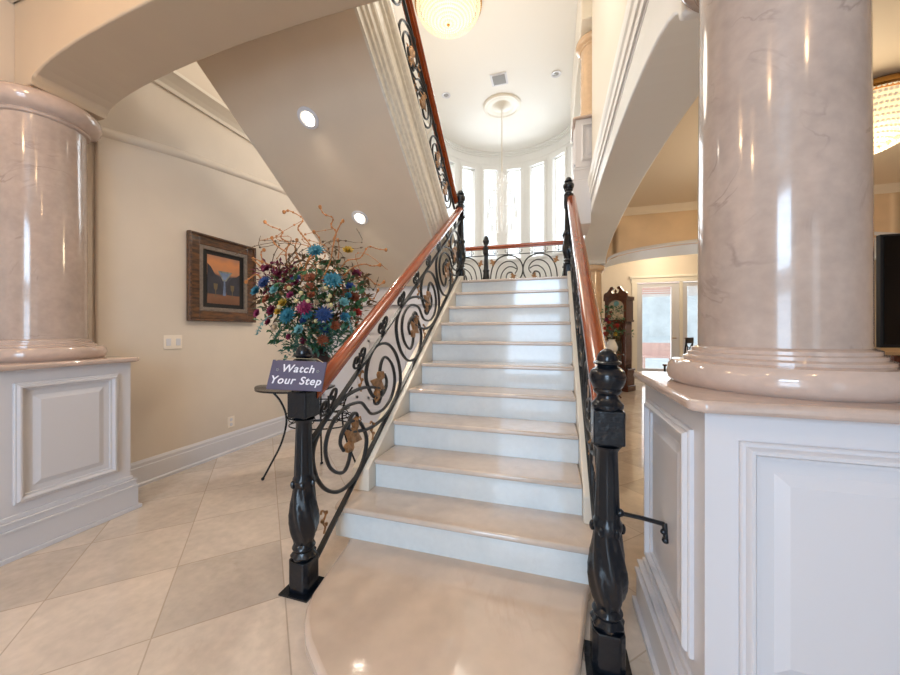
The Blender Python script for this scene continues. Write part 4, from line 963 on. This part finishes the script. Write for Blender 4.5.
MB().lathe([(.02, 0), (.03, .02), (.015, .04), (.028, .06), (.02, .085), (.004, .11)], (0, -.13, 1.99), 12).build('finial', 'darkwood', ck)
ck.location = (1.30, 7.98, 0); ck.rotation_euler = (0, 0, -.62)
def chair(name, label, loc, rz):
    t = thing(name, (0, 0, 0), label, 'chair', 'dark dining chairs by the glazed doors')
    for sx in (-1, 1):
        MB().box(sx*.2-.018, sx*.2+.018, -.2, -.164, 0, .46).build('leg', 'black', t, smooth=False, bevel=.004)
        MB().tube([(sx*.2, .19, 0), (sx*.2, .19, .5), (sx*.195, .24, 1.05)], .018, 6).build('leg', 'black', t)
    mb = MB(); mb.box(-.225, .225, -.225, .21, .44, .485); mb.build('seat', 'darkwood', t, bevel=.015)
    mb = MB(); mb.box(-.22, .22, .225, .25, .96, 1.09); mb.box(-.19, .19, .20, .22, .62, .66); mb.build('top_rail', 'black', t, smooth=False, bevel=.008)
    mb = MB(); mb.tube([(-.18, .21, .66), (0, .215, .80), (.18, .235, .97)], .012, 6); mb.tube([(.18, .21, .66), (0, .225, .80), (-.18, .235, .97)], .012, 6)
    mb.tube([(.07*math.cos(a), .22, .81+.07*math.sin(a)) for a in [2*PI*i/16 for i in range(17)]], .009, 6); mb.build('cross_splat', 'black', t)
    t.location = loc; t.rotation_euler = (0, 0, rz); return t
chair('dining_chair', 'dark cross-back dining chair in front of the glazed doors, fully visible above the pedestal cap', (2.66, 8.95, 0), PI+.95)
chair('dining_chair', 'second dark dining chair, mostly hidden by the big column', (3.16, 8.75, 0), PI+.6)
tv = thing('television', (3.2, 3.6, 1.05), 'large black flat television at the right edge behind the big column', 'television')
MB().box(2.455, 3.96, 3.58, 3.62, 1.10, 1.99).build('bezel', 'black', tv, smooth=False, bevel=.005)
MB().box(2.475, 3.94, 3.574, 3.58, 1.125, 1.97).build('screen', 'screen', tv, smooth=False)
mb = MB(); mb.box(2.9, 3.5, 3.5, 3.7, 1.05, 1.065); mb.box(3.1, 3.3, 3.6, 3.64, 1.06, 1.3); mb.build('stand', 'black', tv, smooth=False)
cs = thing('media_console', (3.2, 3.65, 0), 'dark wooden console under the black television', 'cabinet')
MB().box(2.4, 4.0, 3.4, 3.9, .05, 1.05).build('body', 'darkwood', cs, smooth=False, bevel=.008)
for x in (2.43, 2.82, 3.21, 3.6): MB().box(x, x+.37, 3.38, 3.4, .12, 1.0).build('door', 'darkwood', cs, smooth=False, bevel=.006)
for x in (2.45, 3.95):
    for y in (3.45, 3.85): MB().box(x-.03, x+.03, y-.03, y+.03, 0, .05).build('leg', 'darkwood', cs, smooth=False)

# ================================================================== PATIO BEYOND THE DOORS
gh = MB(); gh.box(-4, 12, 22, 22.3, -.1, 5.0); M['house'] = mat('pale_blue_grey_siding', (.66, .72, .75), .7, var=.15, vscale=1.5); struct('wall_outside', gh, 'house', smooth=False)
pt_ = MB().box(-4, 12, 10.4, 24, -.12, -.02); struct('floor.001', pt_, 'house')
aw = thing('patio_awning', (3.4, 14.0, 2.2), 'red striped awning outside the glazed doors', 'awning')
mb = MB()
for k in range(10): mb.box(2.6, 4.3, 13.6+k*.02, 13.6+k*.02+.012, 2.55+k*.07-.03, 2.55+k*.07+.012)
mb.build('slat', FC['red'], aw, smooth=False)
for x in (2.62, 4.28): MB().box(x-.03, x+.03, 13.6, 13.66, -.02, 3.3).build('pole', 'white', aw, smooth=False)
bn = thing('patio_bench', (3.3, 12.5, -.02), 'faded red patio bench seen through the glazed doors', 'bench')
M['pink'] = mat('faded_red_paint', (.62, .45, .43), .6)
MB().box(2.7, 3.6, 12.3, 12.7, .38, .43).build('seat', 'pink', bn, smooth=False); MB().box(2.7, 3.6, 12.68, 12.72, .43, .85).build('backrest', 'pink', bn, smooth=False)
for x in (2.75, 3.55):
    for y in (12.35, 12.65): MB().box(x-.025, x+.025, y-.025, y+.025, -.02, .38).build('leg', 'pink', bn, smooth=False)
